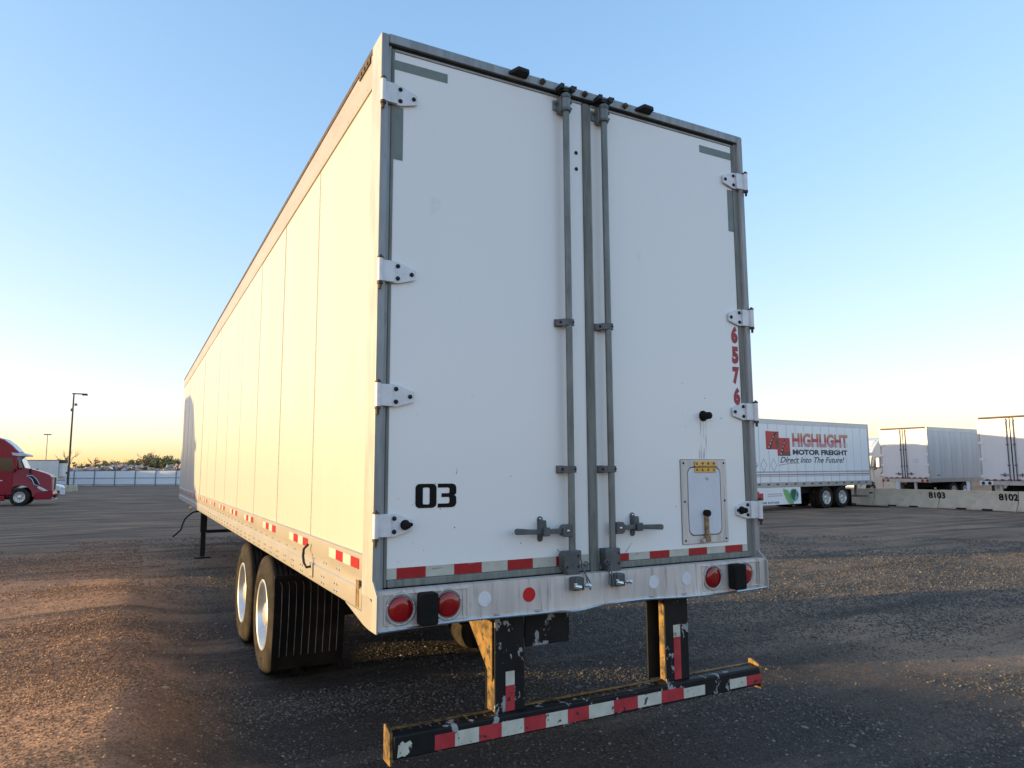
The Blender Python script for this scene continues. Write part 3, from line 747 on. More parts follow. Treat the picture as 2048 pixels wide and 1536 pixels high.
# bottom tape
MB().box(.066, 1.246, -.0018, -.0004, 1.2535, 1.306).build('conspicuity_tape', MT['tape_w'], DL)
MB().box(1.312, 2.476, -.0018, -.0004, 1.2535, 1.296).build('conspicuity_tape', MT['tape_w'], DR)
for d, lst, zt in ((DL, ((.115, .266), (.42, .575), (.727, .88), (1.028, 1.13)), 1.3055), (DR, ((1.42, 1.523), (1.677, 1.826), (1.979, 2.126), (2.281, 2.429)), 1.2955)):
    for a, b in lst: MB().box(a, b, -.0030, -.0019, 1.254, zt).build('red_tape', MT['tape_r'], d)
# 6576
for i, ch in enumerate('6576'):
    z = 2.604 - i * .1365
    text(ch, .116, .058, 'numeral', MT['digit_r'], DR, (2.410, -.0006, z), (1, 0, 0), (0, 0, 1), bold=.07)
# 03
def digit03():
    k = .000738
    def R(a, b, c, d_, r): return [(x * k, z * k) for x, z in rrect(a, b, c, d_, r)]
    o0 = R(0, 153, 0, 163, 30); i0 = R(53, 103, 24, 138, 10)
    three = [(163, 0), (270, 0), (292, 8), (301, 28), (301, 66), (296, 78), (284, 83), (296, 90), (301, 102), (301, 136), (292, 155), (270, 163), (163, 163), (163, 136), (240, 136), (250, 130), (250, 104), (244, 97), (191, 97), (191, 71), (244, 71), (250, 64), (250, 36), (242, 27), (163, 27)]
    shape2d([o0, i0], 'numeral', MT['digit_b'], DL, (.208, -.0014, 1.591), (1, 0, 0), (0, 0, 1))
    shape2d([[(x * k, z * k) for x, z in three]], 'numeral', MT['digit_b'], DL, (.208, -.0014, 1.591), (1, 0, 0), (0, 0, 1))
digit03()
# rubber stop with a dirt run below it
q = MB().cyl((2.137, -.0005, 2.112), (2.137, -.006, 2.112), .034, 18); q.cyl((2.137, -.006, 2.112), (2.137, -.06, 2.112), .025, 18, .022); q.dome((2.137, -.06, 2.112), (0, -1, 0), .022, .008, 18)
q.build('door_stop', MT['rubber'], DR)
def stain_mat():
    m = bpy.data.materials.new('dirt_run'); m.use_nodes = True
    nt = m.node_tree; N = nt.nodes; L = nt.links; b = N['Principled BSDF']
    b.inputs['Base Color'].default_value = (.20, .18, .16, 1); b.inputs['Roughness'].default_value = .7
    tc = N.new('ShaderNodeTexCoord'); mp = N.new('ShaderNodeMapping'); mp.inputs['Scale'].default_value = (60, 60, 5); L.new(tc.outputs['Object'], mp.inputs[0])
    n = N.new('ShaderNodeTexNoise'); n.inputs['Scale'].default_value = 1.; n.inputs['Detail'].default_value = 5; L.new(mp.outputs[0], n.inputs['Vector'])
    r = N.new('ShaderNodeMapRange'); r.inputs[1].default_value = .48; r.inputs[2].default_value = .75; r.inputs[4].default_value = .7; L.new(n.outputs[0], r.inputs[0]); L.new(r.outputs[0], b.inputs['Alpha'])
    return m
MT['stain'] = stain_mat()
MB().add([(2.105, -.0009, 2.09), (2.165, -.0009, 2.09), (2.158, -.0009, 1.95), (2.15, -.0009, 1.84), (2.09, -.0009, 1.84), (2.10, -.0009, 1.95)], [(0, 1, 2, 3, 4, 5)]).build('dirt_run', MT['stain'], DR)
# vent hatch
vx0, vx1, vz0, vz1 = 1.934, 2.308, 1.322, 1.834
def ring(out, inn, name, mat, par, y, ext): return shape2d([out, inn], name, mat, par, (0, y, 0), (1, 0, 0), (0, 0, 1), ext)
vh = ring(rrect(vx0, vx1, vz0, vz1, .006), rrect(vx0 + .047, vx1 - .05, vz0 + .045, vz1 - .043, .045, 8), 'vent_hatch_frame', MT['bump'], DR, -.0045, .0035)
MB().prism(rrect(vx0 - .004, vx1 + .004, vz0 - .004, vz1 + .004, .008), 'y', -.0009, -.0003).build('vent_hatch_gasket', MT['seal'], DR)
MT['hatch'] = pm('scuffed_white_hatch', (.72, .74, .78), (.66, .68, .72), rough=.35, scale=4, c3=(.25, .26, .25), s3=9, lo3=.66, hi3=.72)
MB().prism(rrect(vx0 + .0535, vx1 - .0565, vz0 + .0515, vz1 - .0495, .04, 8), 'y', -.010, -.0011).build('vent_hatch_panel', MT['hatch'], DR, .004)
q = MB()
for x, z in ((vx0 + .02, vz1 - .02), (vx1 - .02, vz1 - .02), (vx0 + .02, vz0 + .02), (vx1 - .02, vz0 + .02), (vx0 + .022, (vz0 + vz1) / 2), (vx1 - .022, (vz0 + vz1) / 2)):
    q.dome((x, -.0082, z), (0, -1, 0), .007, .005)
q.build('hatch_screw', MT['bolt'], vh)
b = MB().prism([(2.04, 1.756), (2.216, 1.756), (2.216, 1.79), (2.216, 1.826), (2.04, 1.826)], 'y', -.015, -.0102).build('hatch_hinge', MT['brass'], DR, .001)
q = MB().cyl((2.04, -.0165, 1.792), (2.216, -.0165, 1.792), .0055, 8)
for k in range(4):
    for z in (1.773, 1.812): q.dome((2.058 + k * .047, -.0152, z), (0, -1, 0), .0085, .006)
q.build('hatch_hinge_rivet', MT['brassrust'], b)
q = MB().prism([(2.101, 1.33), (2.140, 1.33), (2.137, 1.36), (2.128, 1.40), (2.128, 1.50), (2.104, 1.50), (2.104, 1.40)], 'y', -.030, -.0115)
b = q.build('hatch_latch', MT['brassrust'], DR, .003)
q = MB().cyl((2.117, -.012, 1.505), (2.117, -.04, 1.505), .021, 12); q.build('latch_knob', MT['rubber'], b)
q = MB().cyl((2.085, -.0085, 1.34), (2.085, -.03, 1.34), .013, 8); q.build('latch_bolt', MT['alu'], b)

# rear sill and bumper plate (lower lip hammered out of true)
q = MB(); n = 60; vs = []; fs = []
for i in range(n + 1):
    x = -.004 + 2.540 * i / n
    zb = 1.032 + .006 * sin(x * 5.1) + .009 * max(0, sin(x * 2.4 - .4)) - .012 * math.exp(-((x - 1.1) / .09) ** 2) + .008 * math.exp(-((x - 1.5) / .2) ** 2)
    yb = -.080 - .006 * sin(x * 7)
    vs += [(x, -.080, 1.212), (x, -.080, zb + .03), (x, yb, zb + .008), (x, yb - .012, zb), (x, yb + .05, zb - .002), (x, -.0215, zb + .01), (x, -.0215, 1.2125)]
    if i:
        a = (i - 1) * 7; b = i * 7
        fs += [(a + j, b + j, b + (j + 1) % 7, a + (j + 1) % 7) for j in range(7)]
fs += [tuple(range(7)), tuple(range(n * 7, n * 7 + 7))]
BM = q.add(vs, fs).build('bumper_plate', MT['bump'], T, ang=30)
MB().box(.02, Wd - .02, -.021, .14, 1.02, 1.2).build('rear_sill', MT['dark'], T)
for s_, x0 in ((1, -.014), (-1, 2.546)):   # end flanges
    q = MB().prism([(-.1, 1.024), (-.1, 1.195), (-.03, 1.255), (-.0235, 1.255), (-.0235, 1.024)], 'x', x0, x0 + s_ * .010)
    q.build('bumper_end_flange', MT['alu'], T, .002)
lip = MB(); 
lip.tube([( .0 + 2.535 * i / 40, -.093, 1.031 + .006 * sin(2.535 * i / 40 * 5.1) + .009 * max(0, sin(2.535 * i / 40 * 2.4 - .4)) - .012 * math.exp(-((2.535 * i / 40 - 1.1) / .09) ** 2) + .008 * math.exp(-((2.535 * i / 40 - 1.5) / .2) ** 2)) for i in range(41)], .0065, 6)
lip.build('bumper_lip', MT['chrome'], BM)
def lampbox(x0, x1, z0, z1):
    ft = .007
    q = MB().box(x0, x1, -.0875, -.0805, z1 - ft, z1); q.box(x0, x1, -.0875, -.0805, z0, z0 + ft)
    q.box(x0, x0 + ft, -.0875, -.0805, z0 + ft + .0005, z1 - ft - .0005); q.box(x1 - ft, x1, -.0875, -.0805, z0 + ft + .0005, z1 - ft - .0005)
    q.box(x1 - .03, x1 - .026, -.0865, -.0805, z0 + ft + .0005, z1 - ft - .0005)
    return q.build('lamp_frame', MT['bump'], T, .002)
def lamp(x, z):
    q = MB().lathe([(0, .079), (.006, .078), (.009, .072), (.006, .064), (.0, .062)], (x, -.0808, z), (0, -1, 0), 28)
    b = q.build('lamp_bezel', MT['alu'], T)
    MB().lathe([(.0, .060), (.010, .058), (.016, .05), (.019, .03), (.020, .0005)], (x, -.0812, z), (0, -1, 0), 28).build('lamp_lens', MT['redlens'], b)
    q = MB()
    for a in (20, 160, 270): q.dome((x + .068 * cos(RAD(a)), -.088, z + .068 * sin(RAD(a))), (0, -1, 0), .005, .004)
    q.build('lamp_screw', MT['chrome'], b)
lampbox(.028, .462, 1.054, 1.2)
lampbox(2.006, 2.49, 1.05, 1.2)
for x in (.109, .353, 2.090, 2.352): lamp(x, 1.125)
for x0, x1 in ((.187, .277), (2.208, 2.300)):
    MB().prism(rrect(x0, x1, 1.048, 1.199, .014), 'y', -.155, -.0885).build('dock_bumper', MT['rubber'], T, .008)
for x, mt in ((.553, 'whitedot'), (.811, 'redpaint'), (1.636, 'whitedot'), (1.884, 'whitedot')):
    MB().cyl((x, -.0804, 1.133), (x, -.0835, 1.133), .037, 28).build('reflector_disc', MT[mt], T, .001)
for x in (.62, .86, 1.62, 1.86):
    MB().box(x - .013, x + .013, -.095, -.0805, 1.046, 1.054).build('lip_clip', MT['alu'], T, .002)

# under-ride guard
def guard():
    q = MB().box(.095, 2.485, -.055, .045, .434, .545)
    g = q.build('underride_bar', MT['chip'], T, .012)
    q = MB()
    for k in range(48): 
        x = .15 + k * .049
        if .60 < x < .86 or 1.72 < x < 1.98: continue
        q.box(x, x + .004, -.010, .024, .5452, .5468)
    q.box(.11, .64, .028, .044, .5452, .5515); q.box(.83, 1.76, .028, .044, .5452, .5515); q.box(1.96, 2.49, .028, .044, .5452, .5515)
    q.build('tread_plate', MT['rustblk'], g)
    for x0, x1 in ((.078, .0945), (2.4855, 2.502)):
        q = MB().prism([(-.052, .412), (.047, .412), (.047, .575), (.02, .58), (-.04, .555)], 'x', x0, x1)
        q.build('bar_end_plate', MT['rustblk'], g, .002)
    # tape on the bar
    segs = [(.30, .405, 'r'), (.405, .535, 'w'), (.535, .66, 'r'), (.66, .79, 'w'), (.79, .92, 'r'), (.92, 1.055, 'w'), (1.055, 1.19, 'r'), (1.19, 1.355, 'w'), (1.355, 1.52, 'r'), (1.52, 1.69, 'w'), (1.69, 1.855, 'r'), (1.855, 2.02, 'w'), (2.22, 2.36, 'w'), (2.36, 2.4845, 'r')]
    for a, b, c in segs:
        MB().box(a + .0006, b - .0006, -.0572, -.0554, .446 + .004 * (a > 1.3), .516 - .010 * (a > 1.8)).build('bar_tape', MT['tape_r2' if c == 'r' else 'tape_w2'], g)
    MB().prism([(.112, .446), (.135, .452), (.15, .447), (.172, .462), (.166, .488), (.186, .498), (.176, .514), (.15, .506), (.138, .518), (.118, .502)], 'y', -.0572, -.0554).build('bar_tape', MT['tape_w2'], g)
    # posts: I sections
    for x0, x1, tp in ((.645, .815, .745), (1.765, 1.94, .86)):
        q = MB().box(x0, x1, -.016, -.004, .5455, 1.03)
        p = q.build('guard_post', MT['chip'], T, .002)
        dp = .085 if x0 < 1 else .045
        q = MB().box(x0 + .004, x0 + .016, -.0035, dp, .5455, 1.03)
        MB().box(x0 + (0 if x0 < 1 else -.05), x1 - .02, .0855, .097, .5455, 1.03).build('post_back_flange', MT['black'], p, .002)
        q.box(x1 - .05, x1 - .038, -.0035, .085, .5455, 1.03)
        q.build('post_web', MT['rustblk'], p, .002)
        xt = x0 + .06
        MB().box(xt, xt + .052, -.0182, -.0164, .55, tp - .07).build('post_tape', MT['tape_r2'], p)
        MB().box(xt, xt + .052, -.0182, -.0164, tp - .0695, tp).build('post_tape', MT['tape_w2'], p)
        if x0 < 1: MB().prism([(.0, 1.0), (.0, .70), (.28, .95), (.30, 1.0)], 'x', x0 - .012, x0 - .004).build('post_gusset', MT['rustblk'], p, .002)
        else: MB().prism([(.098, 1.0), (.098, .80), (.20, .97), (.24, 1.0)], 'x', x0 + .03, x0 + .038).build('post_gusset', MT['black'], p, .002)
    MB().box(.86, 1.14, .05, .062, .835, 1.02).build('hanger_plate', MT['chip'], T, .003)
    MB().box(1.71, 1.98, -.02, .10, 1.012, 1.03).build('guard_mount', MT['black'], T, .003)
    MB().box(.60, .86, -.02, .10, 1.012, 1.03).build('guard_mount', MT['black'], T, .003)
guard()
# running gear
wz = .51
w = make_wheel(T); w.location = (.03, 3.36, wz); w.rotation_euler = (.4, 0, 0)
for loc, rz in (((.03, 4.66, wz), 0), ((Wd - .03, 3.36, wz), pi), ((Wd - .03, 4.66, wz), pi)):
    c = dup(w, loc, rz, T); c.rotation_euler = (.9 if rz == 0 else .2, 0, rz)
for y in (3.36, 4.66): MB().cyl((.5, y, wz), (Wd - .5, y, wz), .075, 12).build('axle', MT['dark'], T)
q = MB()
for x in (.70, 1.78): q.box(x, x + .11, 1.9, 6.4, .74, .92); q.box(x, x + .1, 3.1, 4.9, .60, .735)
q.build('bogie_frame', MT['dark'], T)
for x0 in (.02, Wd - .66):   # ribbed mud flaps
    box_part('flap_bracket', MT['black'], T, x0 - .0, x0 + .64, 2.712, 2.75, .905, .925)
    fy = lambda z: 2.727 + .05 * ((.9 - z) / .83) ** 2 + .012 * sin(z * 7 + x0)
    q = MB(); zz = [.17 + .73 * i / 14 for i in range(15)]
    q.prism([(fy(z) - .005, z) for z in zz] + [(fy(z) + .005, z) for z in zz[::-1]], 'x', x0, x0 + .58)
    MT.setdefault('flap', pm('dusty_mud_flap', (.008, .007, .006), (.035, .022, .013), rough=.85, scale=3, lo=.42, hi=.75, spec=.15))
    f = q.build('mud_flap', MT['flap'], T)
    MT.setdefault('flapdust', pm('dusty_flap_rib', (.34, .27, .22), (.10, .075, .06), rough=.8, scale=5, lo=.35, hi=.7))
    for k in range(9):
        xx = x0 + .06 + k * .058
        MB().tube([(xx - .012, fy(.87) - .006, .872), (xx, fy(.84) - .006, .84)] + [(xx, fy(z) - .006, z) for z in zz[::-1] if z < .82 and z > .25], .0028, 5).build('flap_rib', MT['flapdust'], f)
# landing gear
for x in (.30, 2.26):
    q = MB().box(x - .06, x + .06, 12.52, 12.66, .52, 1.1); q.box(x - .045, x + .045, 12.535, 12.645, .04, .52)
    g = q.build('landing_leg', MT['black'], T, .005)
    MB().box(x - .15, x + .15, 12.46, 12.72, .004, .03).build('leg_foot', MT['black'], g, .004)
box_part('leg_cross_brace', MT['black'], T, .361, 2.199, 12.56, 12.62, .50, .56)
MB().tube([(.24, 12.59, .95), (.10, 12.59, .93), (.02, 12.55, .88), (-.06, 12.52, .80), (-.10, 12.5, .70), (-.12, 12.5, .60), (-.20, 12.48, .52), (-.27, 12.46, .46)], .016, 8).build('crank_handle', MT['black'], T)
MB().box(.5, 2.1, 14.6, 16.1, .98, 1.09).build('kingpin_plate', MT['dark'], T)

# ------------------------------------------------------------------ other trailers
def small_wheel(parent, loc, rz, fine=False):
    w = make_wheel(parent, n=28, fine=fine); w.location = loc; w.rotation_euler = (.3, 0, rz); return w
def trailer_shell(t, Ht, L, side_mat, pitch, npan, detailed_side):
    Wt = 2.59
    MB().box(.02, Wt - .02, .05, L - .02, 1.06, Ht - .02).build('inner_lining', MT['dark'], t)
    MB().box(0, Wt, 0, L, Ht - .03, Ht).build('roof', MT['roof'], t, .005)
    MB().box(.02, Wt - .02, L - .019, L, 1.06, Ht - .032).build('front_wall', side_mat, t)
    for sd in (0, 1):
        xa, xb = ((-.002, .014), (Wt - .014, Wt + .002))[sd]
        ra, rb = ((-.010, .019), (Wt - .019, Wt + .010))[sd]
        MB().box(ra, rb, .06, L, Ht - .20, Ht - .031).build('top_rail', MT['bgwhite'], t, .004)
        MB().box(ra, rb, .06, L, 1.03, 1.24).build('bottom_rail', MT['alu'], t, .004)
        if detailed_side == sd or detailed_side == 2:
            p0 = MB().box(xa, xb, 0, pitch - .02, 1.241, Ht - .201).build('side_panel', side_mat, t, .006)
            p0.location = (0, .07, 0)
            for k in range(1, npan):
                c = p0.copy(); COL.objects.link(c); c.parent = t; c.location = (0, .07 + k * pitch, 0)
                if .07 + (k + 1) * pitch > L - .1: break
        else:
            MB().box(xa, xb, .06, L - .02, 1.241, Ht - .201).build('side_wall', side_mat, t)
    for xa, xb in ((-.012, .06), (Wt - .06, Wt + .012)):
        MB().box(xa, xb, -.015, .059, 1.0, Ht + .004).build('corner_post', MT['alu'], t, .004)
def trailer_rear(t, Ht, lights='red', hinges=5):
    Wt = 2.59
    MB().box(.061, Wt - .061, -.012, .05, Ht - .08, Ht + .004).build('rear_header', MT['pin'], t, .004)
    for i, (xa, xb) in enumerate(((.065, 1.275), (1.315, Wt - .065))):
        d = MB().box(xa, xb, .0, .045, 1.24, Ht - .085).build('rear_door', MT['bgwhite'], t, .004)
        for k in range(hinges):
            z = 1.42 + k * (Ht - 1.8) / (hinges - 1)
            x = -.005 if i == 0 else Wt - .20
            MB().box(x, x + .205, -.03, -.0155, z - .055, z + .055).build('hinge', MT['hinge'], d, .01)
        for xr in ((1.16,) if i == 0 else (1.43,)):
            MB().cyl((xr, -.045, 1.12), (xr, -.045, Ht - .10), .022, 10).build('lock_rod', MT['darkgrey'], d)
            q = MB()
            for z in (1.25, 1.9, 2.8, Ht - .2): q.box(xr - .05, xr + .03, -.07, -.001, z - .03, z + .03)
            q.build('rod_guide', MT['darkgrey'], d, .003)
            s_ = -1 if i == 0 else 1
            q = MB().box(min(xr, xr + s_ * .36), max(xr, xr + s_ * .36), -.09, -.07, 1.47, 1.505); q.box(xr + s_ * .2 - .02, xr + s_ * .2 + .02, -.069, -.001, 1.42, 1.56)
            q.build('handle', MT['darkgrey'], d, .003)
        MB().box(xa + .002, xb - .002, -.004, -.001, 1.245, 1.30).build('conspicuity_tape', MT['tape_w'], d)
        for k in range(4):
            x = xa + .1 + k * .3; MB().box(x, x + .15, -.006, -.0042, 1.246, 1.299).build('red_tape', MT['tape_r'], d)
    MB().box(1.276, 1.314, -.02, .04, 1.2, Ht - .085).build('centre_seal', MT['black'], t)
    MB().box(.0, Wt, -.08, -.016, 1.03, 1.215).build('bumper_plate', MT['alu'], t, .004)
    for x in (.1, .36, Wt - .36, Wt - .1):
        if lights == 'white': MB().box(x - .14, x + .14, -.095, -.0805, 1.035, 1.21).build('lamp_frame', MT['hinge'], t, .01)
        MB().dome((x, -.096, 1.12), (0, -1, 0), .075, .02, 16).build('tail_lamp', MT['redlens' if lights == 'red' else 'bolt'], t)
    for x in (.7, 1.75): MB().box(x, x + .12, -.02, .1, .5, 1.03).build('guard_post', MT['alu'], t, .004)
    MB().box(.12, Wt - .12, -.06, .04, .42, .53).build('underride_bar', MT['alu'], t, .008)
def trailer_gear(t, y0=2.35, L=16.1, fine=False):
    for y in (y0, y0 + 1.27):
        small_wheel(t, (.03, y, .51), 0, fine); small_wheel(t, (2.56, y, .51), pi, fine)
        MB().cyl((.5, y, .51), (2.1, y, .51), .07, 8).build('axle', MT['dark'], t)
    MB().box(.6, 2.0, y0 - 1.2, y0 + 2.6, .72, 1.03).build('bogie_frame', MT['dark'], t)
    for x in (.25, 2.2): MB().box(x, x + .13, L - 3.6, L - 3.46, .0, 1.05).build('landing_leg', MT['black'], t)
    for x0 in (.03, 1.96): MB().box(x0, x0 + .6, y0 - .72, y0 - .70, .08, .85).build('mud_flap', MT['rubber'], t)

# lettered trailer beyond the right side of the main trailer
hx, hy = 30.6, 18.85
hl = thing('lettered_trailer', 'white trailer with large red and black company lettering parked against the concrete barriers', 'trailer', (hx, hy, gd(hx, hy)), RAD(95.5), 'trailers parked in the yard')
trailer_shell(hl, 3.95, 16.1, MT['hlwhite'], .64, 25, 0)
trailer_rear(hl, 3.95)
trailer_gear(hl, 2.40, 16.1, True)
def decal(pts, name, mat, par, off=.0): return MB().prism(pts, 'x', -.0042 - off, -.0021 - off).build(name, mat, par, smooth=False)
R4 = lambda a, b, c, d: [(a, c), (b, c), (b, d), (a, d)]
zo = .10
def hz(z): return z + zo
# logo: two overlapping red squares with a road running through
lg = decal(R4(7.02, 7.92, hz(2.55), hz(3.33)), 'logo_square', MT['logo_r'], hl)
decal(R4(6.26, 7.15, hz(2.28), hz(3.06)), 'logo_square', MT['logo_r'], hl, .0025)
decal([(7.80, hz(2.56)), (7.62, hz(2.56)), (7.20, hz(3.26)), (7.02, hz(3.26)), (7.02, hz(3.30)), (7.3, hz(3.30))], 'logo_road', MT['logo_k'], lg, .0026)
decal([(7.28, hz(3.02)), (7.02, hz(3.02)), (7.02, hz(2.6)), (7.2, hz(2.6))], 'logo_road', MT['logo_br'], lg, .0026)
decal([(7.00, hz(2.29)), (6.80, hz(2.29)), (6.58, hz(2.98)), (6.62, hz(3.02))], 'logo_road', MT['logo_k'], lg, .005)
decal([(6.85, hz(2.29)), (6.26, hz(2.29)), (6.26, hz(2.46)), (6.78, hz(2.46))], 'logo_road', MT['logo_br'], lg, .005)
for (a, z0), (b, z1) in (((7.76, 2.60), (7.35, 3.18)), ((6.94, 2.32), (6.62, 2.94))):
    for k in range(4):
        f0 = k / 4 + .03; f1 = k / 4 + .15; ya = a + (b - a) * f0; yb = a + (b - a) * f1
        wk = .03 * (1 - .5 * k / 4)
        decal([(ya + wk, hz(z0 + (z1 - z0) * f0)), (ya - wk, hz(z0 + (z1 - z0) * f0)), (yb - wk, hz(z0 + (z1 - z0) * f1)), (yb + wk, hz(z0 + (z1 - z0) * f1))], 'logo_lane_mark', MT['logo_w'], lg, .0075)
TX = dict(xd=(0, -1, 0), yd=(0, 0, 1))
# HIGHLIGHT shades from faded orange at the top to red at the bottom
def hl_mat():
    m = bpy.data.materials.new('fading_red_lettering'); m.use_nodes = True
    nt = m.node_tree; N = nt.nodes; L = nt.links; b = N['Principled BSDF']; b.inputs['Roughness'].default_value = .45
    tc = N.new('ShaderNodeTexCoord'); sp = N.new('ShaderNodeSeparateXYZ'); L.new(tc.outputs['Object'], sp.inputs[0])
    r = N.new('ShaderNodeMapRange'); r.inputs[1].default_value = hz(2.68); r.inputs[2].default_value = hz(3.3); L.new(sp.outputs[2], r.inputs[0])
    cr = N.new('ShaderNodeValToRGB'); e = cr.color_ramp.elements; e[0].color = (.52, .02, .05, 1); e[1].color = (.58, .36, .2, 1); x = e.new(.45); x.color = (.56, .04, .06, 1)
    L.new(r.outputs[0], cr.inputs[0])
    L.new(cr.outputs[0], b.inputs['Base Color'])
    return m
MT['hlt'] = hl_mat()
text('HIGHLIGHT', .62, 4.30, 'lettering', MT['hlt'], hl, (-.004, 6.08, hz(2.68)), bold=.05, **TX)
for k in range(7):
    z = hz(2.72 + k * .055); decal(R4(1.8, 6.06, z, z + .012 + .0015 * (7 - k)), 'lettering_line', MT['bgwhite'], hl, .0036) if k < 4 else None
text('MOTOR FREIGHT', .235, 4.22, 'lettering', MT['logo_k'], hl, (-.004, 6.08, hz(2.33)), bold=.05, **TX)
text('Direct Into The Future!', .26, 4.85, 'lettering', MT['logo_k'], hl, (-.004, 7.0, hz(1.98)), bold=.012, shear=.35, **TX)
decal([(7.1, hz(1.86)), (6.3, hz(1.95)), (5.6, hz(1.945)), (5.6, hz(1.955)), (6.3, hz(1.965)), (7.1, hz(1.88))], 'lettering_flourish', MT['logo_k'], hl)
for k, y in enumerate((8.75, 8.12, 7.45)):   # hazard diamonds
    o = [(y - .22, hz(1.88)), (y, hz(2.16)), (y + .22, hz(1.88)), (y, hz(1.60))]; i_ = [(y + (a - y) * .86, hz(1.88) + (b - hz(1.88)) * .86) for a, b in o]
    shape2d([[(-a, b) for a, b in o], [(-a, b) for a, b in i_]], 'hazard_diamond', MT['logo_k'] if k == 0 else MT['stripe_g'], hl, (-.004, 0, 0), (0, -1, 0), (0, 0, 1), .001)
    if k == 0: decal([(y - .2, hz(1.86)), (y + .2, hz(1.86)), (y, hz(1.62))], 'hazard_fill', MT['leaf_dk'], hl)
for z0, z1, mt in ((1.56, 1.61, 'stripe_g'), (1.44, 1.475, 'stripe_g'), (1.475, 1.50, 'stripe_r'), (1.385, 1.41, 'stripe_r')):
    decal(R4(.1, 12.0, hz(z0), hz(z1)), 'side_stripe', MT[mt], hl, .0009 if mt == 'stripe_r' else 0)
for k in range(20):
    y = .35 + k * .62; MB().box(-.016, -.0102, y, y + .16, 1.13, 1.19).build('reflective_tape', MT['pin'], hl)
# aerodynamic skirt with the leaf and globe print
sk = MB().box(.0, .02, 5.65, 12.0, .30, 1.028).build('side_skirt', MT['hlwhite'], hl)
def sd(pts, name, mat, off=0): return MB().prism(pts, 'x', -.0025 - off, -.0004 - off).build(name, MT[mat], sk, smooth=False)
sd([(6.9, .98), (6.55, .90), (6.38, .60), (6.5, .36), (6.72, .52), (6.85, .75)], 'leaf_print', 'leaf_lt')
sd([(6.7, .52), (6.4, .56), (6.15, .34), (6.25, .305), (6.55, .32)], 'leaf_print', 'leaf_lt', .0022)
sd([(6.15 + .33 * cos(a * pi / 12), .68 + .28 * sin(a * pi / 12)) for a in range(24)], 'globe_print', 'globe', .0044)
sd([(6.3, .90), (6.0, .94), (5.98, .76), (6.08, .62), (6.14, .44), (6.3, .54), (6.38, .72)], 'globe_land_print', 'leaf_dk', .0066)
sd([(5.9, .82), (5.84, .72), (5.9, .60), (5.95, .7)], 'globe_land_print', 'leaf_dk', .0066)
sd(R4(8.25, 8.62, .50, .80), 'logo_square', 'logo_r'); sd(R4(8.52, 8.85, .56, .88), 'logo_square', 'logo_r', .0022)
for z in (.74, .66): sd(R4(6.95, 7.95, z, z + .025), 'skirt_stripe', 'stripe_r')
text('A BETTER FUTURE', .085, 1.75, 'lettering', MT['logo_k'], sk, (-.0004, 8.95, .345), bold=.03, **TX)
MB().box(.1, .16, -.3, -.02, .6, .66).build('air_hose_bracket', MT['black'], hl)

# trailer behind the barriers, doors toward us
a5 = RAD(5); t3x, t3y = 36.55 - 2.59 * sin(a5), 19.57 + 2.59 * cos(a5)
t2 = thing('box_trailer', 'white trailer with grey ribbed side, rear doors facing the barrier marked 8103', 'trailer', (t3x, t3y, gd(36, 19) + .05), RAD(-85), 'trailers parked in the yard')
trailer_shell(t2, 4.0, 16.1, MT['bggrey'], 1.22, 13, 1)
trailer_rear(t2, 4.0)
trailer_gear(t2, 2.6)
MB().box(1.75, 2.05, -.006, -.001, 2.05, 2.30).build('door_placard', MT['bggrey'], t2)
MB().box(2.593, 2.597, .75, 1.1, 1.38, 1.42).build('side_marker', MT['bolt'], t2)
# trailer at the right edge
t3 = thing('box_trailer', 'white trailer cut by the right picture edge, doors behind the barrier marked 8102', 'trailer', (32.65, 14.85, gd(32, 15) + .02), RAD(-85), 'trailers parked in the yard')
trailer_shell(t3, 4.05, 16.1, MT['bggrey'], 1.22, 13, 2)
trailer_rear(t3, 4.05, 'white', 4)
trailer_gear(t3, 2.6)

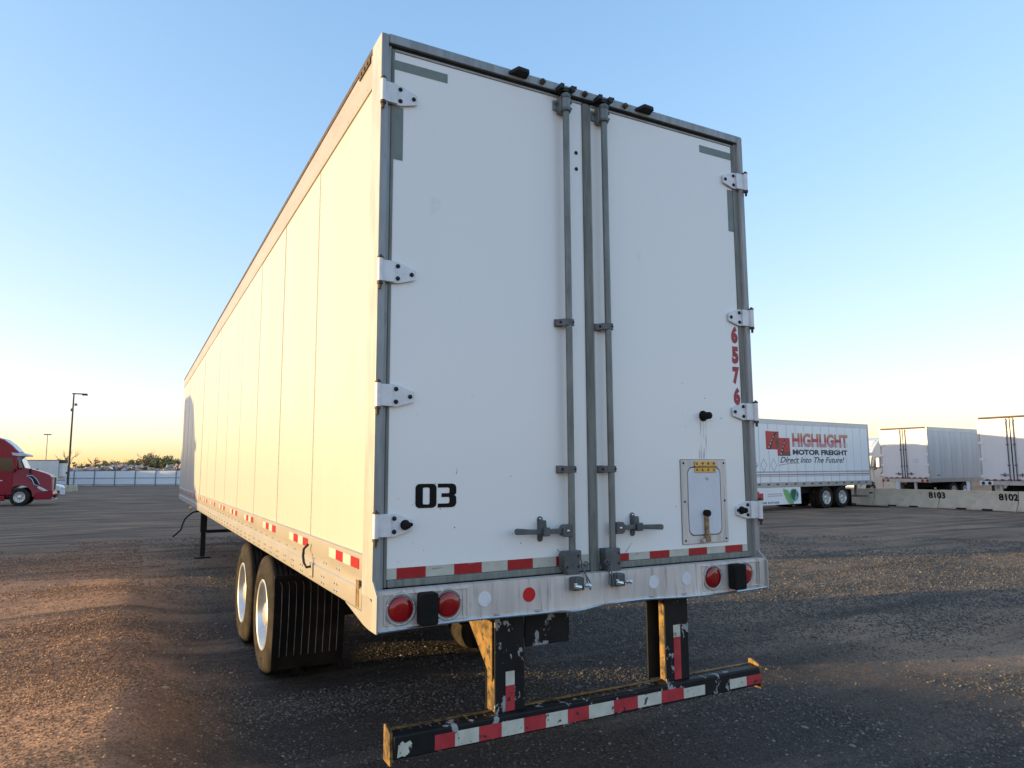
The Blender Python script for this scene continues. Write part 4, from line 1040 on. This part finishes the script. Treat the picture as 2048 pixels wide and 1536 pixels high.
# ------------------------------------------------------------------ tractors
def tractor(name, label, loc, rz, paint, white=False):
    t = thing(name, label, 'truck', loc, rz, None)
    P = MT[paint]
    arch = [(.64 * cos(RAD(a)), .53 + .64 * sin(RAD(a))) for a in range(0, 181, 15)]
    hood = [(.66, .50)] + [(x, z) for x, z in arch if z > .5] + [(-.66, .50), (-.72, .95), (-.40, 2.10), (.16, 2.14), (.75, 2.0), (1.25, 1.83), (1.50, 1.70), (1.60, 1.50), (1.64, .82), (1.2, .78)]
    q = MB(); n = len(hood)
    # hood narrows towards the nose
    vs = []
    for s_ in (-1, 1):
        for x, z in hood:
            k = 1 - .16 * max(0, min(1, (x - .2) / 1.4)) - (.10 if z > 1.55 else 0)
            vs.append((x, s_ * 1.16 * k, z))
    q.add(vs, [tuple(range(n)), tuple(range(2 * n - 1, n - 1, -1))] + [(i, (i + 1) % n, n + (i + 1) % n, n + i) for i in range(n)])
    hd = q.build('hood', P, t, .05)
    cab = [(-.405, .62), (-.405, 2.08), (.10, 2.09), (-.18, 2.80), (-.16, 2.95), (-.55, 3.38), (-1.0, 3.72), (-1.7, 3.98), (-3.3, 4.02), (-3.38, 3.9), (-3.38, .62)]
    cb = MB().prism(cab, 'y', -1.2, 1.2).build('cab', P, t, .06)
    for s_ in (-1, 1):
        def side(pts, nm, mt, par, o=0.): 
            y0 = s_ * (1.201 + o); y1 = s_ * (1.210 + o); return MB().prism(pts, 'y', min(y0, y1), max(y0, y1)).build(nm, mt, par, .003)
        side([(-1.28, 2.02), (-1.28, 2.70), (-.52, 2.70), (-.30, 2.16), (-.42, 1.95), (-.80, 1.98)], 'side_window', MT['greyglass'], cb)
        side([(-.25, 2.72), (-.12, 2.72), (.06, 2.14), (-.10, 2.12)], 'quarter_window', MT['paleglass'], cb)
        side([(-1.30, .75), (-1.275, .75), (-1.275, 2.0), (-1.30, 2.0)], 'door_seam', MT['dark'], cb)
        side([(-1.22, 1.62), (-1.06, 1.62), (-1.06, 1.70), (-1.22, 1.70)], 'door_handle', MT['bolt'], cb, .01)
        side([(-2.6, 2.1), (-1.9, 2.1), (-1.9, 2.5), (-2.6, 2.5)], 'sleeper_window', MT['greyglass'], cb)
        side([(-3.2, 1.42), (-.9, 1.42), (-.9, 1.47), (-3.2, 1.47)], 'side_trim', MT['silver'], cb)
        side([(-.56, 3.0), (-.2, 2.97), (.16, 2.92), (.18, 2.82), (-.16, 2.80), (-.5, 2.86)], 'visor_side', MT['visor'], cb, .0)
        y0, y1 = sorted((s_ * 1.13, s_ * 1.15))
        v = MB().prism([(.30, 1.70), (.62, 1.66), (.95, 1.22), (.90, 1.16), (.70, 1.22), (.58, 1.5)], 'y', min(s_ * 1.0, s_ * 1.135), max(s_ * 1.0, s_ * 1.135)).build('hood_vent', MT['dark'], hd, .01)
        pth = [(.28, s_ * 1.14, 1.72), (.60, s_ * 1.13, 1.69), (.80, s_ * 1.115, 1.50), (.97, s_ * 1.10, 1.22), (.90, s_ * 1.11, 1.14), (.70, s_ * 1.125, 1.20), (.58, s_ * 1.135, 1.48), (.42, s_ * 1.14, 1.62), (.28, s_ * 1.142, 1.65)]
        MB().tube(pth, .022, 6).build('vent_trim', MT['silver'], v)
        MB().prism([(.82, 1.06), (.95, 1.12), (1.20, .98), (1.46, .82), (1.2, .80), (.95, .92)], 'y', min(s_ * .96, s_ * 1.105), max(s_ * .96, s_ * 1.105)).build('headlight', MT['silver'], t, .03)
        MB().box(.42, .56, min(s_ * 1.30, s_ * 1.42), max(s_ * 1.30, s_ * 1.42), 1.86, 2.10).build('hood_mirror', MT['black'], t, .03)
        m_ = MB().box(-.36, -.20, min(s_ * 1.42, s_ * 1.62), max(s_ * 1.42, s_ * 1.62), 2.05, 2.66).build('door_mirror', MT['whitecab' if white else 'redcab'], t, .03)
        MB().tube([(-.3, s_ * 1.2, 1.9), (-.28, s_ * 1.4, 1.95), (-.28, s_ * 1.5, 2.1)], .025, 6).build('mirror_arm', MT['black'], m_)
        MB().box(-3.3, -.75, min(s_ * 1.05, s_ * 1.195), max(s_ * 1.05, s_ * 1.195), .32, .615).build('side_fairing', P, t, .04)
        w_ = make_wheel(t, n=32, dual=False); w_.location = (0, s_ * 1.20, .51); w_.rotation_euler = (0, 0, pi / 2 if s_ < 0 else -pi / 2)
        for x in (-4.6, -5.9):
            w_ = make_wheel(t, n=24, fine=False); w_.location = (x, s_ * 1.20, .51); w_.rotation_euler = (0, 0, pi / 2 if s_ < 0 else -pi / 2)
    MB().add([(.17, -.98, 2.14), (.17, .98, 2.14), (-.125, .94, 2.76), (-.125, -.94, 2.76), (.13, -.98, 2.13), (.13, .98, 2.13), (-.165, .94, 2.76), (-.165, -.94, 2.76)], [(0, 1, 2, 3), (4, 7, 6, 5), (0, 4, 5, 1), (2, 6, 7, 3), (0, 3, 7, 4), (1, 5, 6, 2)]).build('windscreen', MT['paleglass'], t)
    MB().prism([(-.55, 3.06), (.05, 2.98), (.26, 2.88), (.24, 2.80), (-.14, 2.83)], 'y', -1.15, 1.15).build('sun_visor', MT['visor'], t, .03)
    MB().prism([(-.20, 3.04), (-.60, 3.46), (-1.05, 3.80), (-1.10, 3.76), (-.64, 3.38)], 'y', -1.0, 1.0).build('roof_fairing_trim', MT['visor'], t, .02)
    g = MB().box(1.605, 1.655, -.52, .52, .86, 1.58).build('grille', MT['dark'], t, .02)
    q = MB()
    for a, b, c, d in ((-.56, -.52, .82, 1.64), (.52, .56, .82, 1.64), (-.52, .52, 1.585, 1.64), (-.52, .52, .82, .858)): q.box(1.60, 1.675, a, b, c, d)
    q.build('grille_frame', MT['silver'], g, .012)
    b = MB().prism([(.72, .34), (.72, .76), (1.2, .775), (1.68, .80), (1.74, .60), (1.62, .36)], 'y', -1.1, 1.1).build('front_bumper', P, t, .05)
    MB().box(1.66, 1.75, -1.0, 1.0, .30, .34).build('bumper_trim', MT['silver'], b)
    MB().box(1.69, 1.80, -.6, .6, .44, .62).build('bumper_grille', MT['dark'], b, .02)
    MB().box(-6.6, -3.4, -.45, .45, .62, .95).build('chassis', MT['dark'], t)
    return t
rx, ry = -6.55, 46.1
rt_ = tractor('red_truck', 'dark red truck tractor with silver visor cut by the left picture edge', (rx, ry, gd(rx, ry) - .02), RAD(-1), 'redcab'); rt_.scale = (.92, 1, 1)
wx, wy = 41.2, 27.2
tractor('white_truck', 'white truck tractor showing its cab window between two trailers on the right', (wx - .4, wy, gd(wx, wy) - .1), pi + RAD(5), 'whitecab', True)

# ------------------------------------------------------------------ barriers, posts
def barrier(y0, y1, xa, xb, label, txt=None, tpos=0, zb=0.):
    dx, dy = xb - xa, y1 - y0; Ln = math.hypot(dx, dy)
    ang = math.atan2(dy, dx) - pi / 2
    b = thing('concrete_barrier', label, 'barrier', (xa, y0, gd(xa, y0) + zb), ang, 'concrete barriers in a row')
    prof = [(-.30, 0), (-.30, .075), (-.13, .33), (-.085, .82), (.085, .82), (.13, .33), (.30, .075), (.30, 0)]
    MB().prism([(x + .3, z) for x, z in prof], 'y', .015, Ln - .015).build('barrier_body', MT['concrete'], b, .015)
    for f in (.35, .68):
        MB().box(-.004, .02, Ln * f - .22, Ln * f + .22, .0, .07).build('forklift_slot', MT['dark'], b)
    if txt:
        o = text(txt, .29, .76, 'stencil_number', MT['digit_b'], b, (.181, tpos, .44), (0, -1, 0), (-.045 / .49, 0, 1), bold=.03, th=.004)
    return b
bx = lambda y: 30.95 + (18.8 - y) * -.02 + .28
ys = [9.5, 12.75, 16.05, 19.3, 22.5]
labs = ['concrete barrier segment at the right picture edge beside the 8102 joint', 'concrete barrier with the black number 8102 beside its right end', 'concrete barrier with the black number 8103 spanning its right end', 'concrete barrier behind the rear of the lettered trailer']
jt = {0: None, 1: ('8102', .74), 2: ('8103', .47)}
for i in range(4):
    tx = jt.get(i)
    barrier(ys[i], ys[i + 1], bx(ys[i]), bx(ys[i + 1]), labs[i], tx[0] if tx else None, tx[1] if tx else 0)
for (x, y), lb in (((32.6, 18.8), 'white post behind the barrier below the doors of the grey sided trailer'), ((33.9, 16.1), 'white post behind the barrier between the two box trailers'), ((33.3, 14.5), 'short white post under the rear of the rightmost trailer')):
    t = thing('marker_post', lb, 'post', (x, y, gd(x, y)), 0, 'white marker posts behind the barrier')
    MB().box(-.08, .08, -.08, .08, 0, 1.16).build('post', MT['hinge'], t, .01)
    MB().box(-.09, .09, -.09, .09, 1.161, 1.19).build('post_cap', MT['concrete'], t, .005)
for x, y, l, rz, lb in ((29.9, 18.9, 2.6, 1.62, 'long dark plank lying on the ground by the barrier foot'), (29.2, 20.3, 1.7, 1.3, 'dark timber strip lying in front of the lettered trailer rear')):
    o = MB().box(-.07, .07, -l / 2, l / 2, 0, .06).build('plank', MT['logo_k'], None, .01); o.location = (x, y, gz(x, y) + .005); o.rotation_euler = (0, 0, rz - pi / 2)
    tag(o, lb, 'plank', 'dark planks on the ground')

# ------------------------------------------------------------------ left background
px_, py_ = -7.01, 84.9
lp = thing('light_pole', 'tall dark yard light pole with one floodlight arm rising from a concrete block', 'light pole', (px_, py_, gd(px_, py_)))
MB().cyl((0, 0, .7), (0, 0, 10.4), .12, 10, .075).build('pole', MT['pole'], lp)
MB().box(-.15, 1.25, -.06, .06, 10.33, 10.45).build('lamp_arm', MT['pole'], lp)
MB().box(.75, 1.30, -.18, .18, 10.24, 10.33).build('floodlight', MT['pole'], lp, .02)
MB().box(.12, .38, -.1, .1, 9.1, 9.35).build('camera_box', MT['fencem'], lp)
MB().box(-.2, .02, -.14, .14, 8.5, 8.8).build('junction_box', MT['fencem'], lp, .02)
for i, (dx, lb) in enumerate(((-.33, 'concrete block left half under the dark light pole'), (.48, 'concrete block right of the dark light pole foot'))):
    o = MB().prism([(-.42, 0), (-.36, .7), (.36, .72), (.44, 0)], 'y', -.5, .5).build('concrete_block', MT['concrete'], None, .04)
    o.location = (px_ + dx, py_, gd(px_, py_)); tag(o, lb, 'concrete block', 'concrete blocks at the pole foot')
tp = thing('light_pole', 'thin pale light mast far behind the left trailer', 'light pole', (-14.1, 139.7, gd(-14, 139)))
MB().cyl((0, 0, 0), (0, 0, 8.6), .10, 8, .06).build('pole', MT['palepole'], tp)
MB().box(-.55, .55, -.1, .1, 8.6, 8.78).build('lamp_head', MT['fencem'], tp)
# far trailer with refrigeration unit on its nose
fx, fy = -9.2, 119.0
ft = thing('refrigerated_trailer', 'white trailer with a cooling unit on its nose behind the red truck', 'trailer', (fx - 15, fy + 5.2, gd(fx, fy) - .05), RAD(-109), 'trailers parked in the yard')
MB().box(0, 2.59, 0, 15.4, 1.05, 4.0).build('body', MT['bgwhite'], ft, .03)
MB().box(-.01, 2.6, .0, 15.4, 1.02, 1.2).build('bottom_rail', MT['alu'], ft)
MB().box(-.012, 2.602, .0, 15.42, 3.93, 4.03).build('top_rail', MT['pin'], ft)
cu = MB().box(.25, 2.3, 15.42, 15.95, 1.6, 3.55).build('cooling_unit', MT['bgwhite'], ft, .06)
MB().box(.25, 2.34, 15.41, 15.98, 3.56, 3.95).build('cooling_unit_top', MT['pin'], ft, .03)
MB().box(.8, 1.3, 15.951, 15.965, 2.0, 2.3).build('unit_grille', MT['dark'], cu)
for x in (.3, 2.2): MB().box(x, x + .13, 12.4, 12.53, .0, 1.03).build('landing_leg', MT['black'], ft)
small_wheel(ft, (.03, 2.0, .51), 0); small_wheel(ft, (.03, 3.3, .51), 0)
# white car half hidden by the truck
cx_, cy_ = -7.4, 74.6
cr = thing('parked_car', 'pale car nose showing between the red truck and the light pole', 'car', (cx_, cy_, gd(cx_, cy_)), RAD(-8))
MB().prism([(.75, .30), (.78, .62), (.6, .80), (-.3, .95), (-1.0, 1.40), (-2.3, 1.44), (-3.2, 1.0), (-3.6, .9), (-3.65, .3)], 'y', -.85, .85).build('body', MT['whitecab'], cr, .06)
MB().prism([(-.42, .98), (-1.03, 1.35), (-2.2, 1.38), (-2.8, 1.02)], 'y', -.862, .862).build('window', MT['greyglass'], cr)
for x in (0, -2.7):
    for s_ in (-1, 1):
        w_ = MB().cyl((x, s_ * .88, .32), (x, s_ * .66, .32), .32, 20).build('wheel', MT['tyre'], cr)
        MB().cyl((x, s_ * .884, .32), (x, s_ * .8805, .32), .2, 16).build('rim', MT['rim'], w_)
MB().box(.70, .80, -.7, -.4, .56, .68).build('headlight', MT['silver'], cr, .02)
ub = MB().box(-.18, .18, -.15, .15, 0, .42).build('utility_box', MT['hinge'], None, .02); ub.location = (-6.5, 72.2, gd(-6, 72)); tag(ub, 'small white box on the ground left of the concrete pole block', 'box')
# fence: posts, sheets, rails
A = Vector((-10.4, 128.7)); B = Vector((9.0, 118.3)); dF = (B - A).normalized(); LF = (B - A).length
fa = math.atan2(dF.y, dF.x)
fe = thing('yard_fence', 'long grey blue sheet metal fence with posts across the far side of the yard', 'fence', (A.x, A.y, gd(-2, 124)), fa)
n = 7; stp = 3.22; first = 1.45
p0 = None; s0 = None
for k in range(n):
    x = first + k * stp
    if x > LF: break
    if p0 is None: p0 = MB().box(-.05, .05, -.09, -.007, 0, 2.5).build('post', MT['fencem'], fe); p0.location = (x, 0, 0)
    else: c = p0.copy(); COL.objects.link(c); c.parent = fe; c.location = (x, 0, 0)
for k in range(60):
    x = -1.0 + k * .402
    if x > LF: break
    if s0 is None: s0 = MB().prism([(0, 0), (.14, 0), (.15, -.006), (.25, -.006), (.26, 0), (.40, 0), (.40, .02), (0, .02)], 'z', .12, 2.46).build('fence_sheet', MT['fencep'], fe, smooth=False); s0.location = (x, 0, 0)
    else: c = s0.copy(); COL.objects.link(c); c.parent = fe; c.location = (x, 0, 0)
for z in (.2, 1.22, 2.38): MB().box(-1, LF, -.04, -.0075, z, z + .08).build('rail', MT['fencem'], fe)
# scrap heap behind the fence
q = MB()
for k in range(1300):
    x = random.uniform(-12, 12); y = 134 + random.uniform(-3, 3) - x * .5
    top = 2.5 + .9 * (vnoise(np.array([x * .35 + 20]), np.array([3.]))[0] + .5)
    z = random.uniform(1.0, top); a = random.uniform(0, pi); s1, s2, s3 = random.uniform(.1, .5), random.uniform(.1, .4), random.uniform(.05, .22)
    mtx = Matrix.Rotation(a, 3, 'Z') @ Matrix.Rotation(random.uniform(-.9, .9), 3, 'X') @ Matrix.Rotation(random.uniform(-.6, .6), 3, 'Y')
    vs = [Vector((x, y, z)) + mtx @ Vector((sx * s1, sy * s2, sz * s3)) for sz in (-1, 1) for sy in (-1, 1) for sx in (-1, 1)]
    q.add(vs, [(0, 2, 3, 1), (4, 5, 7, 6), (0, 1, 5, 4), (2, 6, 7, 3), (0, 4, 6, 2), (1, 3, 7, 5)])
nr = 40; vs = []; fs = []
for i in range(nr + 1):
    x = -14 + 28 * i / nr
    for j, (dy, hz_) in enumerate(((-4.5, -.9), (-2, 1.5), (0, 2.3), (2, 1.8), (5, -.9))):
        vs.append((x, 134 - x * .5 + dy, hz_ + (random.uniform(-.3, .3) if j in (1, 2, 3) else 0)))
    if i: fs += [((i - 1) * 5 + j, i * 5 + j, i * 5 + j + 1, (i - 1) * 5 + j + 1) for j in range(4)]
q.add(vs, fs)
sh = q.build('scrap_heap', MT['scrap'], None, smooth=False); sh.location.z = gd(0, 134); tag(sh, 'heap of mixed scrap and rubble behind the far fence', 'scrap heap', kind='stuff')
# trees
def tree(x, y, h, w, mt, kind, label, bare=False, nl=900):
    nl = int(nl * 1.5)
    z0 = gd(x, y) - .05
    t = thing(kind, label, 'tree', (x, y, z0), 0, 'trees beyond the far fence')
    q = MB(); r0 = .035 * h
    q.tube([(0, 0, 0), (random.uniform(-.1, .1), 0, h * .25), (random.uniform(-.25, .25), random.uniform(-.2, .2), h * .55), (random.uniform(-.3, .3), 0, h * .85)], r0 * .6, 6)
    ends = []
    for k in range(14 if bare else 8):
        a = random.uniform(0, 2 * pi); zb = h * random.uniform(.2, .6); e = Vector((cos(a) * w * random.uniform(.5, 1), sin(a) * w * random.uniform(.5, 1), h * random.uniform(.6, 1.0)))
        q.tube([(0, 0, zb), tuple(Vector((0, 0, zb)).lerp(e, .5) + Vector((0, 0, .1 * h))), tuple(e)], r0 * .14, 4); ends.append(e)
        if bare:
            for _ in range(4):
                e2 = e + Vector((random.uniform(-.4, .4), random.uniform(-.4, .4), random.uniform(.0, .5))) * w * .5
                q.tube([tuple(e * .8 + Vector((0, 0, zb)) * .2), tuple(e2)], r0 * .05, 3)
    q.build('trunk', MT['bark'], t)
    q = MB(); cl = []
    for k in range(13):
        a = random.uniform(0, 2 * pi); rr = w * random.uniform(.1, .85); cl.append((Vector((cos(a) * rr, sin(a) * rr, h * random.uniform(.35, .92) * (1 - .25 * rr / w))), w * random.uniform(.22, .45)))
    for k in range(nl):
        c, s_ = random.choice(cl)
        d = Vector((random.gauss(0, 1), random.gauss(0, 1), random.gauss(0, .8))).normalized() * s_ * random.random() ** .45
        p = c + d; ls = random.uniform(.12, .26) * (h / 5)
        a = Vector((random.gauss(0, 1), random.gauss(0, 1), random.gauss(0, 1))).normalized(); b = a.orthogonal().normalized()
        q.add([p - a * ls, p + b * ls * .6, p + a * ls, p - b * ls * .6], [(0, 1, 2, 3)])
    q.build('crown', MT[mt], t, smooth=False)
tr = [(-13.5, 176, 6.4, 2.2, 'leafC', 'bare_tree', True, 220), (-11.0, 178, 4.6, 2.2, 'leafA', 'bushy_tree', False, 900), (-8.2, 176, 4.9, 2.0, 'leafC', 'bare_tree', True, 420), (-6.0, 175, 4.5, 2.4, 'leafA', 'bushy_tree', False, 900),
      (-3.4, 174, 4.7, 2.3, 'leafC', 'bare_tree', True, 500), (-1.0, 173, 4.9, 2.5, 'leafA', 'bushy_tree', False, 1000), (1.2, 171, 6.4, 2.6, 'leafC', 'bare_tree', True, 500), (3.0, 170, 5.9, 3.0, 'leafA', 'bushy_tree', False, 1300),
      (5.4, 169, 5.6, 2.6, 'leafB', 'bushy_tree', False, 1200), (7.9, 168, 4.9, 2.8, 'leafB', 'bushy_tree', False, 1200), (10.6, 167, 5.6, 3.0, 'leafA', 'bushy_tree', False, 1000), (-16.5, 178, 5.0, 2.6, 'leafA', 'bushy_tree', False, 800), (13.5, 166, 5.4, 3.0, 'leafB', 'bushy_tree', False, 800)]
tl = ['thin bare tree showing above the nose of the far trailer', 'olive bush tree just right of the far trailer', 'dry yellowish tree left of centre in the far row', 'low olive tree beyond the left fence panels', 'sparse tan tree between two olive trees', 'olive tree left of the tallest bare tree', 'tallest sparse tree with bare top beyond the fence', 'broad olive tree right of the tallest bare tree', 'round dark green tree in the right half of the far row', 'dark green tree nearest the main trailer front edge', 'olive tree half hidden by the main trailer front', 'olive tree hidden behind the far trailer', 'dark tree hidden behind the main trailer']
for a, lb in zip(tr, tl): tree(a[0], a[1], a[2] + .5, a[3], a[4], a[5], lb, a[6], a[7])

# ------------------------------------------------------------------ the row of parked trailers out to the left (unseen, added to shade the yard)
def plain_trailer(x, y, rz):
    t = thing('box_trailer', 'plain white box trailer in the unseen row added on the left for its shade', 'trailer', (x, y, gd(x, y)), rz, 'row of unseen box trailers added for shade')
    MB().box(0, 2.59, 0, 16.1, 1.0, 4.05).build('body', MT['bgwhite'], t, .02)
    q = MB()
    for x_ in (.03, 2.28):
        for y_ in (2.4, 3.7): q.cyl((x_, y_, .51), (x_ + .28, y_, .51), .51, 16)
    q.build('wheels', MT['tyre'], t)
    MB().box(.3, 2.29, 12.4, 12.6, .0, 1.0).build('landing_gear', MT['black'], t)
    return t
pt = plain_trailer(-27.0, 25.6, RAD(90))
for k in range(1, 33):
    y = 25.6 + k * 3.55 + (.6 if k % 5 == 0 else 0); x = -27.0 + random.uniform(-1.2, 1.2)
    dup(pt, (x, y, gd(x, y)), RAD(90))

c = dup(pt, (-27.6, 47.4, gd(-20, 47)), RAD(-90)); c['label'] = 'unseen white box trailer added behind the dark red truck to shade it'; del c['group']; c.name = 'truck_shade_trailer'  # out-of-view trailer put in to keep the red cab in shade
c = dup(pt, (21.5, 25.4, gd(21, 23)), RAD(95.5)); c['label'] = 'unseen white box trailer added to shade the doors facing barrier 8103'; del c['group']; c.name = 'door_shade_trailer'  # unseen trailer added so its shadow falls on the doors behind the barrier

sh_t = tractor('white_truck', 'white truck tractor parked facing us beside the trailer, off to the left', (-9.5, 15.2, gd(-9.5, 15.2)), RAD(-90), 'whitecab', True)

# small wear on the doors: scuffs, specks and scratches
q = MB(); rs = random.Random(5)
for (x, z, dx, dz, w) in ((1.035, 1.345, .045, -.05, .0016), (1.50, 1.30, .05, .055, .0016), (1.57, 1.285, .03, .004, .002), (.43, 1.76, .004, .03, .0015), (.50, 1.30, .05, .006, .003), (.30, 1.29, .06, .003, .002)):
    d = Vector((dx, 0, dz)).normalized(); n_ = Vector((-d.z, 0, d.x)) * w
    a = Vector((x, -.0034, z)); b = a + Vector((dx, 0, dz)); q.add([a - n_, b - n_ * .3, b + n_ * .3, a + n_], [(0, 1, 2, 3)])
for _ in range(46):
    cx0, cz0, sp = rs.choice(((2.12, 2.1, .09), (2.12, 2.15, .12), (.5, 1.36, .3), (2.1, 1.5, .25), (1.9, 1.42, .2), (.3, 1.6, .2)))
    x = cx0 + rs.gauss(0, sp); z = cz0 + rs.gauss(0, sp * .7)
    if not (.1 < x < 1.2 or 1.33 < x < 2.45) or z < 1.31: continue
    r_ = rs.uniform(.0015, .0045); q.add([(x - r_, -.0006, z), (x, -.0006, z - r_ * rs.uniform(.6, 2)), (x + r_, -.0006, z), (x, -.0006, z + r_)], [(0, 1, 2, 3)])
tag(q.build('scuff_marks', MT['seal'], T, smooth=False), kind='stuff')
q = MB().box(-.014, -.0065, .19, .40, 4.0, 4.036)
for k in range(3): q.cyl((-.014, .23 + k * .06, 4.018), (-.019, .23 + k * .06, 4.018), .010, 8)
q.build('roof_lamp_bracket', MT['pin'], T)
